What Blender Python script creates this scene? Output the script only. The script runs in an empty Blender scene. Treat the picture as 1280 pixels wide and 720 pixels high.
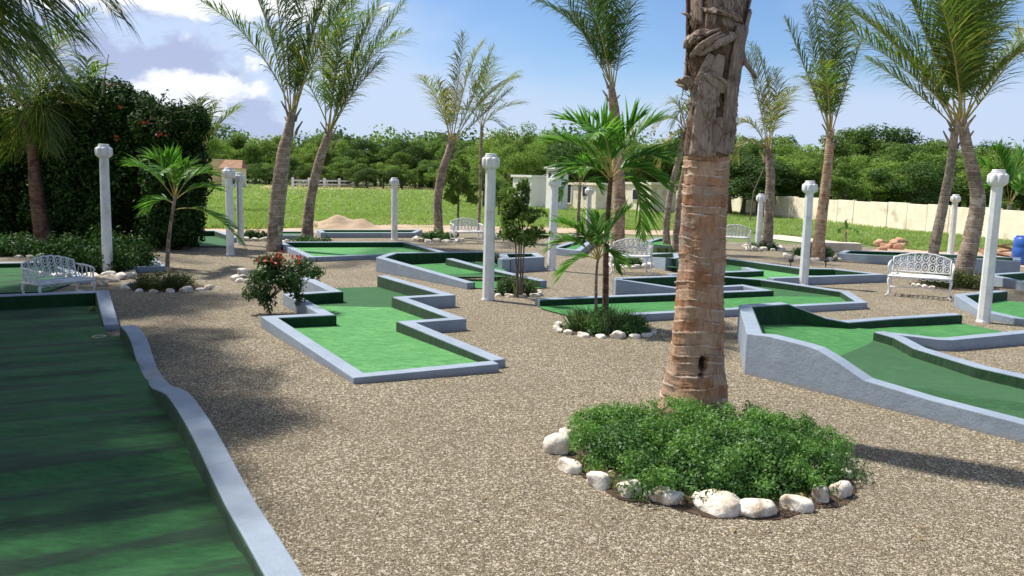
import bpy, math, random
import numpy as np
from mathutils import noise as mnoise
from mathutils import Vector, Matrix
from mathutils.geometry import tessellate_polygon
R = math.radians
rnd = random.Random(7)
sc = bpy.context.scene
COL = sc.collection

# ------------------------------------------------------------------ camera, light, sky
FPX, CH = 1040.0, 2.2
ROLL = math.atan(.028)
PITCH = math.atan(139 / 1040 * math.cos(ROLL))
CAM = Vector((0, 0, CH))
_F = Vector((0, math.cos(PITCH), -math.sin(PITCH)))
_U = Vector((0, math.sin(PITCH), math.cos(PITCH)))
_X = Vector((math.cos(ROLL), 0, 0)) + _U * math.sin(ROLL)
_Y = _U * math.cos(ROLL) - Vector((1, 0, 0)) * math.sin(ROLL)
cam = bpy.data.cameras.new('camera'); cam.lens = FPX / 1280 * 36; cam.sensor_width = 36
cam.clip_end = 3000; cam.clip_start = .05
camo = bpy.data.objects.new('camera', cam); COL.objects.link(camo)
camo.matrix_world = Matrix(((_X.x, _Y.x, -_F.x, 0), (_X.y, _Y.y, -_F.y, 0), (_X.z, _Y.z, -_F.z, CH), (0, 0, 0, 1)))
sc.camera = camo
SUN_EL, SUN_AZ = R(58), math.atan2(-.86, .50)          # azimuth from +Y towards +X
SUN = Vector((math.sin(SUN_AZ) * math.cos(SUN_EL), math.cos(SUN_AZ) * math.cos(SUN_EL), math.sin(SUN_EL)))
sl = bpy.data.lights.new('sun', 'SUN'); sl.energy = 5.0; sl.angle = R(2.2); sl.color = (1, .95, .86)
so = bpy.data.objects.new('sun', sl); COL.objects.link(so)
so.rotation_euler = (-SUN).to_track_quat('-Z', 'Y').to_euler(); so.location = (-20, 10, 30)
sc.view_settings.view_transform = 'Standard'; sc.view_settings.look = 'None'
sc.view_settings.exposure = .38; sc.view_settings.gamma = 1
sc.cycles.max_bounces = 6; sc.cycles.transparent_max_bounces = 8
sc.cycles.use_denoising = True

W = bpy.data.worlds.new('World'); sc.world = W; W.use_nodes = True
nt = W.node_tree; nt.nodes.clear()
def N(t, ty, **k):
    n = t.nodes.new(ty)
    for a, b in k.items():
        if a.startswith('i_'):
            n.inputs[a[2:].replace('_', ' ')].default_value = b
        else:
            setattr(n, a, b)
    return n
def MA(t, op, a, b=None, c=None, clamp=False):
    n = t.nodes.new('ShaderNodeMath'); n.operation = op; n.use_clamp = clamp
    for i, v in enumerate((a, b, c)):
        if v is None: continue
        if hasattr(v, 'links'): t.links.new(v, n.inputs[i])
        else: n.inputs[i].default_value = v
    return n.outputs[0]
def MR(t, v, a, b, c=0., d=1., smooth=True):
    n = t.nodes.new('ShaderNodeMapRange'); n.interpolation_type = 'SMOOTHSTEP' if smooth else 'LINEAR'
    t.links.new(v, n.inputs['Value'])
    for k, x in (('From Min', a), ('From Max', b), ('To Min', c), ('To Max', d)): n.inputs[k].default_value = x
    return n.outputs['Result']
def MIX(t, f, a, b, blend='MIX'):
    n = t.nodes.new('ShaderNodeMix'); n.data_type = 'RGBA'; n.blend_type = blend
    for s, v in ((n.inputs[0], f), (n.inputs[6], a), (n.inputs[7], b)):
        if hasattr(v, 'links'): t.links.new(v, s)
        elif isinstance(v, (int, float)): s.default_value = v
        else: s.default_value = (*v[:3], 1)
    return n.outputs[2]
sky = N(nt, 'ShaderNodeTexSky', sky_type='NISHITA', sun_disc=False, sun_elevation=SUN_EL, sun_rotation=SUN_AZ,
        air_density=1.0, dust_density=.25, ozone_density=3.0)
tc = N(nt, 'ShaderNodeTexCoord'); sep = N(nt, 'ShaderNodeSeparateXYZ')
nt.links.new(tc.outputs['Generated'], sep.inputs[0])
sx, sy, sz = sep.outputs
zz = MA(nt, 'MAXIMUM', sz, 0.0)
def skynoise(loc, scale, detail, rough, zs=1.7, dist=.2):
    mp = N(nt, 'ShaderNodeMapping'); mp.inputs['Location'].default_value = loc; mp.inputs['Scale'].default_value = (1, 1, zs)
    nt.links.new(tc.outputs['Generated'], mp.inputs[0])
    n = N(nt, 'ShaderNodeTexNoise', i_Scale=scale, i_Detail=detail, i_Roughness=rough, i_Distortion=dist)
    nt.links.new(mp.outputs[0], n.inputs['Vector']); return n.outputs[0]
LOC = (1.7, 5.2, .9)
n1 = skynoise(LOC, 4.6, 10, .56)
n2 = skynoise((.4, 7.1, 1.3), 2.0, 5, .5, 3.0)
n3 = skynoise((LOC[0] + .035, LOC[1] + .0, LOC[2] - .055), 4.6, 8, .54)
az = MA(nt, 'ARCTAN2', sx, sy)                            # 0 ahead, negative to the left
leftb = MR(nt, az, -.10, -.36)
lowb = MR(nt, zz, .16, .03)
rightb = MR(nt, az, .02, .26)
dn = MA(nt, 'ADD', MA(nt, 'SUBTRACT', n1, MA(nt, 'MULTIPLY', rightb, .10)), MA(nt, 'ADD', MA(nt, 'SUBTRACT', MA(nt, 'MULTIPLY', leftb, .205), .045), MA(nt, 'MULTIPLY', lowb, .05)))
cum = MR(nt, dn, .54, .60)
soft = MR(nt, MA(nt, 'ADD', n2, MA(nt, 'ADD', MA(nt, 'MULTIPLY', leftb, .22), MA(nt, 'MULTIPLY', lowb, .38))), .47, .76)
litc = MR(nt, MA(nt, 'SUBTRACT', n1, n3), -.035, .05)
skyc = MIX(nt, 1.0, sky.outputs[0], (1.15, 1.32, 1.55), 'MULTIPLY')
c1 = MIX(nt, MA(nt, 'MULTIPLY', soft, .8), skyc, (7.4, 8.6, 11.2))
ccol = MIX(nt, litc, (5.2, 6.0, 8.8), (12.6, 12.8, 13.2))
c2 = MIX(nt, MA(nt, 'MULTIPLY', cum, .93), c1, ccol)
hz = MR(nt, zz, .15, .0)
c3 = MIX(nt, MA(nt, 'MULTIPLY', hz, .42), c2, (6.2, 7.6, 10.0))
bg = N(nt, 'ShaderNodeBackground'); bg.inputs['Strength'].default_value = .068
nt.links.new(c3, bg.inputs[0])
wo = N(nt, 'ShaderNodeOutputWorld'); nt.links.new(bg.outputs[0], wo.inputs[0])

# ------------------------------------------------------------------ picture -> place
def ray(px, py): return (_X * ((px - 640) / FPX) + _Y * ((360 - py) / FPX) + _F)
def G(px, py, z=0.):
    d = ray(px, py); t = (z - CH) / d.z
    return CAM + d * t
def D(px, py, Y):
    d = ray(px, py); return CAM + d * (Y / d.y)
def on_plane(px, py, P, n):
    d = ray(px, py); t = (P - CAM).dot(n) / d.dot(n); return CAM + d * t
def mpp(Y): return Y / FPX

# ------------------------------------------------------------------ object helpers
def tag(o, label=None, cat=None, group=None, kind=None):
    if label: o['label'] = label
    if cat: o['category'] = cat
    if group: o['group'] = group
    if kind: o['kind'] = kind
    return o
def root(name, loc, label, cat, group=None, rz=0):
    o = bpy.data.objects.new(name, None); COL.objects.link(o)
    o.location = loc; o.rotation_euler.z = rz; o.empty_display_size = .2
    return tag(o, label, cat, group)
def link(name, me, parent=None):
    o = bpy.data.objects.new(name, me); COL.objects.link(o)
    if parent is not None:
        o.parent = parent
    return o
def np_mesh(name, V, F, mats, mi=None, smooth=False, off=(0, 0, 0)):
    """V (n,3), F (m,k) with one k"""
    V = np.asarray(V, dtype=np.float32) - np.asarray(off, dtype=np.float32)
    F = np.asarray(F, dtype=np.int32)
    me = bpy.data.meshes.new(name)
    me.vertices.add(len(V)); me.vertices.foreach_set('co', V.ravel())
    m, k = F.shape
    me.loops.add(m * k); me.loops.foreach_set('vertex_index', F.ravel())
    me.polygons.add(m); me.polygons.foreach_set('loop_start', np.arange(0, m * k, k, dtype=np.int32))
    me.polygons.foreach_set('loop_total', np.full(m, k, dtype=np.int32))
    for x in mats: me.materials.append(x)
    if mi is not None: me.polygons.foreach_set('material_index', np.asarray(mi, dtype=np.int32))
    if smooth: me.polygons.foreach_set('use_smooth', np.ones(m, dtype=bool))
    me.update(calc_edges=True); me.validate()
    return me
class MB:
    def __init__(s): s.v = []; s.f = []; s.m = []
    def face(s, idx, m=0): s.f.append(idx); s.m.append(m)
    def add(s, vs, fs, m=0):
        b = len(s.v); s.v += [tuple(v) for v in vs]
        for f in fs: s.f.append([b + i for i in f]); s.m.append(m)
    def box(s, c, d, m=0, rz=0, M=None):
        cx, cy, cz = c; hx, hy, hz_ = d[0] / 2, d[1] / 2, d[2] / 2
        vs = [Vector((x * hx, y * hy, z * hz_)) for z in (-1, 1) for y in (-1, 1) for x in (-1, 1)]
        Rm = Matrix.Rotation(rz, 3, 'Z') if M is None else M
        vs = [Rm @ v + Vector(c) for v in vs]
        s.add(vs, [(0, 2, 3, 1), (4, 5, 7, 6), (0, 1, 5, 4), (2, 6, 7, 3), (0, 4, 6, 2), (1, 3, 7, 5)], m)
    def tube(s, pts, rad, n=6, m=0, cap=True, closed=False):
        pts = [Vector(p) for p in pts]; k = len(pts)
        if not isinstance(rad, (list, tuple)): rad = [rad] * k
        b = len(s.v); up = None
        for i, p in enumerate(pts):
            if closed: T = pts[(i + 1) % k] - pts[i - 1]
            else: T = pts[min(i + 1, k - 1)] - pts[max(i - 1, 0)]
            T.normalize()
            if up is None:
                up = Vector((0, 0, 1)) if abs(T.z) < .8 else Vector((1, 0, 0))
            A = T.cross(up).normalized(); B = A.cross(T).normalized(); up = B
            for j in range(n):
                a = 2 * math.pi * j / n
                q = p + (A * math.cos(a) + B * math.sin(a)) * rad[i]
                s.v.append(tuple(q))
        for i in range(k if closed else k - 1):
            i2 = (i + 1) % k
            for j in range(n):
                j2 = (j + 1) % n
                s.face([b + i * n + j, b + i * n + j2, b + i2 * n + j2, b + i2 * n + j], m)
        if cap and not closed:
            s.face([b + j for j in range(n)][::-1], m); s.face([b + (k - 1) * n + j for j in range(n)], m)
    def lathe(s, prof, n=16, c=(0, 0, 0), m=0, mod=None):
        b = len(s.v)
        for i, (r, z) in enumerate(prof):
            for j in range(n):
                a = 2 * math.pi * j / n
                rr = r * (mod(a, z) if mod else 1)
                s.v.append((c[0] + rr * math.cos(a), c[1] + rr * math.sin(a), c[2] + z))
        for i in range(len(prof) - 1):
            for j in range(n):
                j2 = (j + 1) % n
                s.face([b + i * n + j, b + i * n + j2, b + (i + 1) * n + j2, b + (i + 1) * n + j], m)
        s.face([b + j for j in range(n)][::-1], m); s.face([b + (len(prof) - 1) * n + j for j in range(n)], m)
    def mesh(s, name, mats, smooth=False, off=(0, 0, 0)):
        me = bpy.data.meshes.new(name)
        o = Vector(off)
        me.from_pydata([tuple(Vector(v) - o) for v in s.v], [], s.f)
        for x in (mats if isinstance(mats, (list, tuple)) else [mats]): me.materials.append(x)
        me.polygons.foreach_set('material_index', s.m)
        if smooth: me.polygons.foreach_set('use_smooth', [True] * len(s.f))
        me.update(); return me
def bevel(o, w=.008, seg=2):
    b = o.modifiers.new('bevel', 'BEVEL'); b.width = w; b.segments = seg; b.limit_method = 'ANGLE'; b.angle_limit = R(40)
    return o

# ------------------------------------------------------------------ materials
def newmat(name):
    m = bpy.data.materials.new(name); m.use_nodes = True; t = m.node_tree
    b = t.nodes['Principled BSDF']; return m, t, b
def L(t, a, b): t.links.new(a, b)
def noise(t, scale, detail=4, rough=.55, vec=None, dist=0):
    n = N(t, 'ShaderNodeTexNoise', i_Scale=scale, i_Detail=detail, i_Roughness=rough, i_Distortion=dist)
    if vec is not None: L(t, vec, n.inputs['Vector'])
    return n.outputs[0]
def bump(t, b, h, strength=.5, dist=.01):
    n = N(t, 'ShaderNodeBump'); n.inputs['Strength'].default_value = strength; n.inputs['Distance'].default_value = dist
    L(t, h, n.inputs['Height']); L(t, n.outputs[0], b.inputs['Normal'])
def objvec(t): return N(t, 'ShaderNodeTexCoord').outputs['Object']
def geopos(t): return N(t, 'ShaderNodeNewGeometry').outputs['Position']
def mat_var(name, c1, c2, scale=3, rough=.7, bscale=None, bstr=.4, bdist=.01, c3=None, s3=.7, spec=.4):
    m, t, b = newmat(name); v = geopos(t)
    f = MR(t, noise(t, scale, 6, .6, v), .32, .68)
    c = MIX(t, f, c1, c2)
    if c3:
        f3 = MR(t, noise(t, s3, 5, .6, v), .52, .7); c = MIX(t, f3, c, c3)
    L(t, c, b.inputs['Base Color']); b.inputs['Roughness'].default_value = rough
    b.inputs['Specular IOR Level'].default_value = spec
    if bscale: bump(t, b, noise(t, bscale, 5, .6, v), bstr, bdist)
    return m
def mat_leaf(name, c1, c2, c3=None, trans=.35, rough=.45, spec=.35):
    m, t, b = newmat(name)
    g = N(t, 'ShaderNodeNewGeometry'); oi = N(t, 'ShaderNodeObjectInfo')
    r_ = g.outputs['Random Per Island']
    c = MIX(t, r_, c1, c2)
    if c3: c = MIX(t, MR(t, r_, .80, .90, smooth=False), c, c3)
    hsv = N(t, 'ShaderNodeHueSaturation'); L(t, c, hsv.inputs['Color'])
    L(t, MR(t, oi.outputs['Random'], 0, 1, .8, 1.2, False), hsv.inputs['Value'])
    c = hsv.outputs[0]
    L(t, c, b.inputs['Base Color']); b.inputs['Roughness'].default_value = rough
    b.inputs['Specular IOR Level'].default_value = spec
    tr = N(t, 'ShaderNodeBsdfTranslucent')
    L(t, MIX(t, 1., c, (1.15, 1.35, .6), 'MULTIPLY'), tr.inputs[0])
    mx = N(t, 'ShaderNodeMixShader'); mx.inputs[0].default_value = trans
    L(t, b.outputs[0], mx.inputs[1]); L(t, tr.outputs[0], mx.inputs[2])
    L(t, mx.outputs[0], t.nodes['Material Output'].inputs['Surface'])
    return m

def gravel_mat():
    m, t, b = newmat('gravel'); v = geopos(t)
    vo = N(t, 'ShaderNodeTexVoronoi'); vo.inputs['Scale'].default_value = 115; L(t, v, vo.inputs['Vector'])
    vo2 = N(t, 'ShaderNodeTexVoronoi'); vo2.inputs['Scale'].default_value = 60; L(t, v, vo2.inputs['Vector'])
    s1 = N(t, 'ShaderNodeSeparateColor'); L(t, vo.outputs['Color'], s1.inputs[0])
    s2 = N(t, 'ShaderNodeSeparateColor'); L(t, vo2.outputs['Color'], s2.inputs[0])
    c = MIX(t, s1.outputs[0], (.122, .098, .060), (.340, .280, .188))
    c = MIX(t, MR(t, s2.outputs[1], .72, .76), c, (.56, .50, .39))
    c = MIX(t, MR(t, s1.outputs[2], .84, .87), c, (.07, .058, .048))
    gap = MR(t, vo.outputs['Distance'], .35, .75, 1, .45)
    c = MIX(t, 1., c, gap, 'MULTIPLY') if False else c
    big = MR(t, noise(t, .55, 5, .6, v), .35, .7)
    c = MIX(t, MA(t, 'MULTIPLY', big, .40), c, (.19, .155, .105))
    L(t, c, b.inputs['Base Color']); b.inputs['Roughness'].default_value = .9
    b.inputs['Specular IOR Level'].default_value = .2
    h = MA(t, 'ADD', MA(t, 'MULTIPLY', vo.outputs['Distance'], -1.), MA(t, 'MULTIPLY', vo2.outputs['Distance'], -.6))
    h = MA(t, 'ADD', h, MA(t, 'MULTIPLY', noise(t, 2.2, 5, .6, v), 4.5))
    bump(t, b, h, .9, .012)
    return m
def pebble_mat():
    m, t, b = newmat('pebble')
    g = N(t, 'ShaderNodeNewGeometry'); r_ = g.outputs['Random Per Island']
    cr = N(t, 'ShaderNodeValToRGB'); L(t, r_, cr.inputs[0])
    e = cr.color_ramp.elements; e[0].color = (.10, .082, .058, 1); e[1].color = (.50, .425, .31, 1)
    x = cr.color_ramp.elements.new(.3); x.color = (.20, .162, .105, 1)
    x = cr.color_ramp.elements.new(.75); x.color = (.36, .30, .205, 1)
    L(t, cr.outputs[0], b.inputs['Base Color']); b.inputs['Roughness'].default_value = .85
    return m
def turf_mat(name, c1, c2, worn=.5):
    m, t, b = newmat(name); v = geopos(t)
    mpn = N(t, 'ShaderNodeMapping'); mpn.inputs['Rotation'].default_value = (0, 0, R(30)); mpn.inputs['Scale'].default_value = (1.0, 2.6, 1)
    L(t, v, mpn.inputs[0])
    f = MR(t, noise(t, 5.5, 7, .72, mpn.outputs[0], .4), .35, .66)
    f2 = MR(t, noise(t, 1.6, 4, .6, v), .35, .65)
    fine = noise(t, 130, 3, .7, v)
    mid = MR(t, noise(t, 26, 5, .75, v), .35, .65)
    c = MIX(t, f, c1, c2)
    c = MIX(t, MA(t, 'MULTIPLY', f2, .4), c, c1)
    c = MIX(t, MA(t, 'MULTIPLY', mid, .38), c, tuple(x * .6 for x in c1))
    c = MIX(t, MA(t, 'MULTIPLY', MR(t, fine, .3, .7), .45), c, tuple(x * .55 for x in c1))
    L(t, c, b.inputs['Base Color']); b.inputs['Roughness'].default_value = .75
    b.inputs['Specular IOR Level'].default_value = .25
    b.inputs['Sheen Weight'].default_value = .10
    bump(t, b, MA(t, 'ADD', noise(t, 220, 3, .7, v), MA(t, 'MULTIPLY', f, .8)), .8, .012)
    return m
def paint_mat():
    m, t, b = newmat('blue_grey_masonry_paint'); v = geopos(t)
    f = MR(t, noise(t, 2.2, 6, .65, v), .3, .7)
    c = MIX(t, f, (.225, .278, .345), (.28, .335, .41))
    st = MR(t, noise(t, 9, 6, .7, v), .58, .75)
    c = MIX(t, MA(t, 'MULTIPLY', st, .45), c, (.20, .245, .315))
    ch = MR(t, noise(t, 24, 6, .75, v), .68, .72)
    c = MIX(t, MA(t, 'MULTIPLY', ch, .6), c, (.40, .41, .40))
    vc = N(t, 'ShaderNodeTexVoronoi'); vc.feature = 'DISTANCE_TO_EDGE'; vc.inputs['Scale'].default_value = .75
    wv = N(t, 'ShaderNodeVectorMath'); wv.operation = 'ADD'
    nn = N(t, 'ShaderNodeTexNoise', i_Scale=4., i_Detail=5); L(t, v, nn.inputs['Vector'])
    sc_ = N(t, 'ShaderNodeVectorMath'); sc_.operation = 'SCALE'; sc_.inputs['Scale'].default_value = .35; L(t, nn.outputs['Color'], sc_.inputs[0])
    L(t, v, wv.inputs[0]); L(t, sc_.outputs[0], wv.inputs[1]); L(t, wv.outputs[0], vc.inputs['Vector'])
    c = MIX(t, MR(t, vc.outputs['Distance'], .004, .0015, 0, .35), c, (.12, .14, .17))
    g = N(t, 'ShaderNodeNewGeometry'); sp = N(t, 'ShaderNodeSeparateXYZ'); L(t, g.outputs['Position'], sp.inputs[0])
    dirt = MR(t, MA(t, 'ADD', sp.outputs[2], MA(t, 'MULTIPLY', noise(t, 7, 4, .6, v), .12)), .125, .05)
    c = MIX(t, MA(t, 'MULTIPLY', dirt, .55), c, (.24, .22, .19))
    L(t, c, b.inputs['Base Color']); b.inputs['Roughness'].default_value = .72
    bump(t, b, MA(t, 'ADD', noise(t, 45, 5, .65, v), MA(t, 'MULTIPLY', noise(t, 6, 5, .6, v), 2.5)), .5, .008)
    return m
def bark_mat(name, c1, c2, c3, ringscale=1., bstr=.8):
    m, t, b = newmat(name)
    uv = N(t, 'ShaderNodeUVMap'); uv.uv_map = 'uv'
    sp = N(t, 'ShaderNodeSeparateXYZ'); L(t, uv.outputs[0], sp.inputs[0])
    P = geopos(t); oi = N(t, 'ShaderNodeObjectInfo')
    wob = noise(t, 5, 4, .6, P)
    v = MA(t, 'ADD', MA(t, 'MULTIPLY', sp.outputs[1], ringscale), MA(t, 'MULTIPLY', wob, .55 * ringscale * .2))
    fr = MA(t, 'FRACT', MA(t, 'MULTIPLY', v, 9.))
    scar = MR(t, fr, .80, .96)
    dark = MR(t, fr, .16, .02)
    f = MR(t, noise(t, 7, 6, .65, P), .35, .65)
    c = MIX(t, f, c1, c2)
    c = MIX(t, MA(t, 'MULTIPLY', scar, .75), c, c3)
    c = MIX(t, MA(t, 'MULTIPLY', dark, .55), c, tuple(x * .35 for x in c1))
    c = MIX(t, MA(t, 'MULTIPLY', MR(t, noise(t, 2.6, 6, .7, P, .6), .48, .62), .65), c, tuple(x * .42 for x in c1))
    c = MIX(t, MA(t, 'MULTIPLY', MR(t, noise(t, 4.1, 6, .7, P, .9), .54, .68), .6), c, tuple(min(.7, x * 1.25) for x in c3))
    L(t, c, b.inputs['Base Color']); b.inputs['Roughness'].default_value = .85
    b.inputs['Specular IOR Level'].default_value = .2
    h = MA(t, 'ADD', MA(t, 'MULTIPLY', fr, .8), noise(t, 40, 6, .7, P))
    bump(t, b, h, bstr, .02)
    return m
M = {}
M['gravel'] = gravel_mat(); M['pebble'] = pebble_mat()
M['turf'] = turf_mat('artificial_turf', (.030, .20, .036), (.11, .43, .10))
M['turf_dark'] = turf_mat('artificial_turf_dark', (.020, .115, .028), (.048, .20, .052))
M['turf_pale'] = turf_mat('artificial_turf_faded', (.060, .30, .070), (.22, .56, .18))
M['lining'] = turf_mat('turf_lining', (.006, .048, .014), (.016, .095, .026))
M['turf_shade'] = turf_mat('artificial_turf_shaded', (.007, .10, .017), (.028, .23, .040))  # darker copy of the turf, with shade put into its colour
def hump_shade_bands(m):  # dark cross bands painted into the colour for the shading of the turf's humps
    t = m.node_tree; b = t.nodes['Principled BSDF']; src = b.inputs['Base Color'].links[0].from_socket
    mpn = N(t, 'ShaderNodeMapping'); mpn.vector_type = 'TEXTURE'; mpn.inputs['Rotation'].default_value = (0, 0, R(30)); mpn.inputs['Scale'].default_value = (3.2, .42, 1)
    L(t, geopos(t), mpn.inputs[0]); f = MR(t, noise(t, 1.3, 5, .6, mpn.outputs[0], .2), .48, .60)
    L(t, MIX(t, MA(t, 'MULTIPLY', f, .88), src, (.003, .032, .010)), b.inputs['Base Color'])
hump_shade_bands(M['turf_shade'])
M['paint'] = paint_mat()
M['white'] = mat_var('white_paint', (.68, .69, .70), (.79, .79, .78), 6, .5, 60, .2, .003, (.56, .55, .50), 2.2)
M['soil'] = mat_var('soil', (.035, .022, .014), (.09, .055, .035), 9, .95, 40, .8, .02)
M['sand'] = mat_var('sand', (.40, .29, .17), (.55, .42, .27), 2.5, .95, 9, .6, .05)
M['redrock'] = mat_var('red_rock', (.42, .20, .12), (.60, .36, .26), 4, .9, 14, .7, .04)
M['stone'] = mat_var('white_limestone', (.56, .50, .41), (.80, .76, .68), 14, .85, 30, .9, .012, (.34, .24, .15), 6)
M['stone_shade'] = mat_var('shaded_stone', (.40, .34, .27), (.62, .57, .49), 14, .85, 30, .9, .012, (.25, .18, .12), 6)  # dimmed copy of the limestone, shade mixed into its colours
M['cream'] = mat_var('cream_blocks', (.76, .68, .52), (.86, .79, .64), 1.6, .85, 12, .5, .02, (.55, .47, .35), .9)
M['house_white'] = mat_var('house_white', (.72, .70, .65), (.80, .78, .74), 1.3, .8)
M['yellow'] = mat_var('yellow_render', (.72, .58, .32), (.80, .68, .44), 1.3, .8)
M['roof'] = mat_var('brown_roof', (.22, .11, .06), (.34, .18, .10), 1.5, .8, 14, .5, .03)
M['dark'] = mat_var('dark_opening', (.02, .022, .025), (.035, .035, .04), 4, .3)
M['wood'] = mat_var('old_board', (.25, .13, .07), (.42, .24, .14), 6, .8, 30, .4, .01)
M['bluep'] = mat_var('blue_plastic', (.03, .10, .40), (.04, .13, .48), 3, .35)
M['wire'] = mat_var('dull_wire', (.12, .13, .13), (.2, .2, .2), 6, .6)
M['track'] = mat_var('pale_track', (.50, .43, .34), (.62, .56, .46), .7, .95, 5, .4, .03)
M['dirt'] = mat_var('bare_earth', (.36, .26, .17), (.50, .38, .27), .8, .95, 5, .5, .05, (.24, .22, .10), .35)
M['meadow'] = mat_var('meadow_ground', (.17, .22, .065), (.31, .35, .12), .9, .95, 6, 1., .2, (.16, .26, .06), .13)
M['land'] = mat_var('far_land', (.09, .14, .035), (.15, .20, .06), .05, .95)
M['bark'] = bark_mat('palm_bark', (.25, .18, .135), (.42, .325, .25), (.60, .51, .43), .8)
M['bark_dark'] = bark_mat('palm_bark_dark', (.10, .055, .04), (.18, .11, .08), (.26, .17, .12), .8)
M['bark_tan'] = bark_mat('palm_bark_tan', (.36, .21, .13), (.50, .34, .23), (.66, .56, .45), .9)
M['bark_grey'] = bark_mat('palm_bark_grey', (.22, .17, .13), (.40, .32, .26), (.50, .44, .37), 1.1)
M['stem'] = mat_var('palm_stalk', (.34, .30, .08), (.46, .34, .12), 3, .5)
M['stem_brown'] = mat_var('dry_stalk', (.20, .12, .06), (.30, .20, .11), 3, .7)
M['twig'] = mat_var('branch_bark', (.10, .075, .05), (.20, .155, .11), 8, .9, 40, .6, .01)
M['frond'] = mat_leaf('coconut_leaf', (.060, .115, .022), (.15, .215, .042), (.30, .29, .08), .38, .42, .4)
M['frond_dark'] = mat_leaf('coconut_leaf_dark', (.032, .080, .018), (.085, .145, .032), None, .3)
M['frond_yellow'] = mat_leaf('coconut_leaf_yellow', (.13, .155, .025), (.24, .25, .05), (.34, .26, .06), .38)
M['frond_dry'] = mat_leaf('dry_leaf', (.26, .17, .08), (.40, .30, .16), None, .25)
M['fan'] = mat_leaf('young_palm_leaf', (.055, .155, .025), (.14, .29, .05), None, .42)
M['leaf_ground'] = mat_leaf('groundcover_leaf', (.040, .12, .028), (.10, .22, .05), (.18, .31, .09), .35, .5)
M['sprig'] = mat_leaf('groundcover_sprig', (.085, .20, .045), (.19, .33, .085), None, .4, .5)
M['leaf_olive'] = mat_leaf('olive_bush_leaf', (.045, .065, .015), (.10, .125, .028), None, .3)
M['leaf_hedge'] = mat_leaf('hedge_leaf', (.012, .040, .010), (.042, .095, .018), (.075, .14, .03), .2, .65, .12)
M['leaf_bush'] = mat_leaf('bush_leaf', (.03, .08, .02), (.075, .145, .035), None, .3)
M['leaf_wood'] = mat_leaf('woodland_leaf', (.075, .14, .030), (.16, .235, .055), (.21, .29, .08), .3, .7, .15)
M['leaf_wood2'] = mat_leaf('woodland_leaf_light', (.13, .205, .04), (.24, .33, .085), None, .35, .7, .15)
M['leaf_wood3'] = mat_leaf('woodland_leaf_dark', (.045, .095, .028), (.095, .155, .042), None, .25, .7, .15)
M['grass'] = mat_leaf('grass_blade', (.20, .30, .08), (.29, .38, .12), (.38, .42, .17), .4, .6)
M['grass_soft'] = mat_leaf('tuft_blade', (.05, .085, .03), (.13, .18, .075), (.30, .33, .2), .35, .6)
M['red'] = mat_leaf('red_flower', (.26, .02, .014), (.46, .05, .03), None, .2)
M['redleaf'] = mat_leaf('red_shoot', (.24, .06, .03), (.36, .09, .04), None, .3)
M['fibre'] = mat_var('palm_fibre', (.12, .075, .05), (.24, .16, .11), 22, .95, 90, .9, .01)
M['boot'] = None

# ------------------------------------------------------------------ ground (one sheet to the horizon, others laid on it)
def sheet(name, pts, z, mat, kind='structure', parent=None):
    vs = [Vector((p[0], p[1], z)) for p in pts]
    tris = tessellate_polygon([vs])
    me = bpy.data.meshes.new(name); me.from_pydata([tuple(v) for v in vs], [], [list(t) for t in tris]); me.materials.append(mat)
    me.update()
    # make faces look up
    if me.polygons and me.polygons[0].normal.z < 0: me.flip_normals()
    o = link(name, me, parent)
    if kind: o['kind'] = kind
    return o
def wobble(pts, n=6, amp=.3, seed=1):
    r = random.Random(seed); out = []
    for i in range(len(pts)):
        a = Vector(pts[i][:2]); b = Vector(pts[(i + 1) % len(pts)][:2])
        for k in range(n):
            p = a.lerp(b, k / n); s = amp * min(1, (a - b).length / n)
            out.append((p.x + r.uniform(-s, s), p.y + r.uniform(-s, s)))
    return out
def gp(l): return [G(*p)[:2] for p in l]
S = 900
sheet('ground', [(-S, -60), (S, -60), (S, 1500), (-S, 1500)], -.012, M['land'])
sheet('gravel_yard', [(-26, -6), (30, -6), (34, 22), (27, 27), (19, 29.5), (8, 31.5), (0, 33), (-8, 34), (-14, 34), (-26, 30)], 0., M['gravel'])
mead = gp([(-200, 262), (150, 284), (300, 287), (345, 286), (500, 281), (590, 283), (700, 285), (790, 288), (905, 289), (1000, 296), (1120, 311), (1180, 316)]) + \
       [G(1500, 345)[:2], G(1500, 300)[:2], G(900, 252)[:2], G(735, 240)[:2], G(560, 233.5)[:2], G(430, 232)[:2], G(-100, 226)[:2]]
sheet('meadow', wobble(mead, 5, .25, 3), .004, M['meadow'])
sheet('dirt_verge', wobble(gp([(150, 290), (300, 292), (400, 292), (560, 291), (700, 292), (850, 295), (900, 300), (900, 291), (790, 285), (700, 282), (590, 280), (520, 278), (495, 274), (430, 272), (355, 275), (300, 284), (150, 282)]), 4, .2, 5), .008, M['dirt'])
sheet('dirt_road', wobble(gp([(330, 236.5), (560, 237), (560, 234.0), (430, 232.5), (330, 231)]), 5, .5, 9), .009, M['sand'])
sheet('concrete_track', gp([(948, 297), (1066, 311), (1071, 305), (960, 292)]), .012, M['track'])
sheet('right_verge', wobble(gp([(1062, 316), (1190, 323), (1400, 350), (1400, 322), (1200, 309), (1110, 311)]), 5, .15, 6), .011, M['dirt'])

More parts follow.
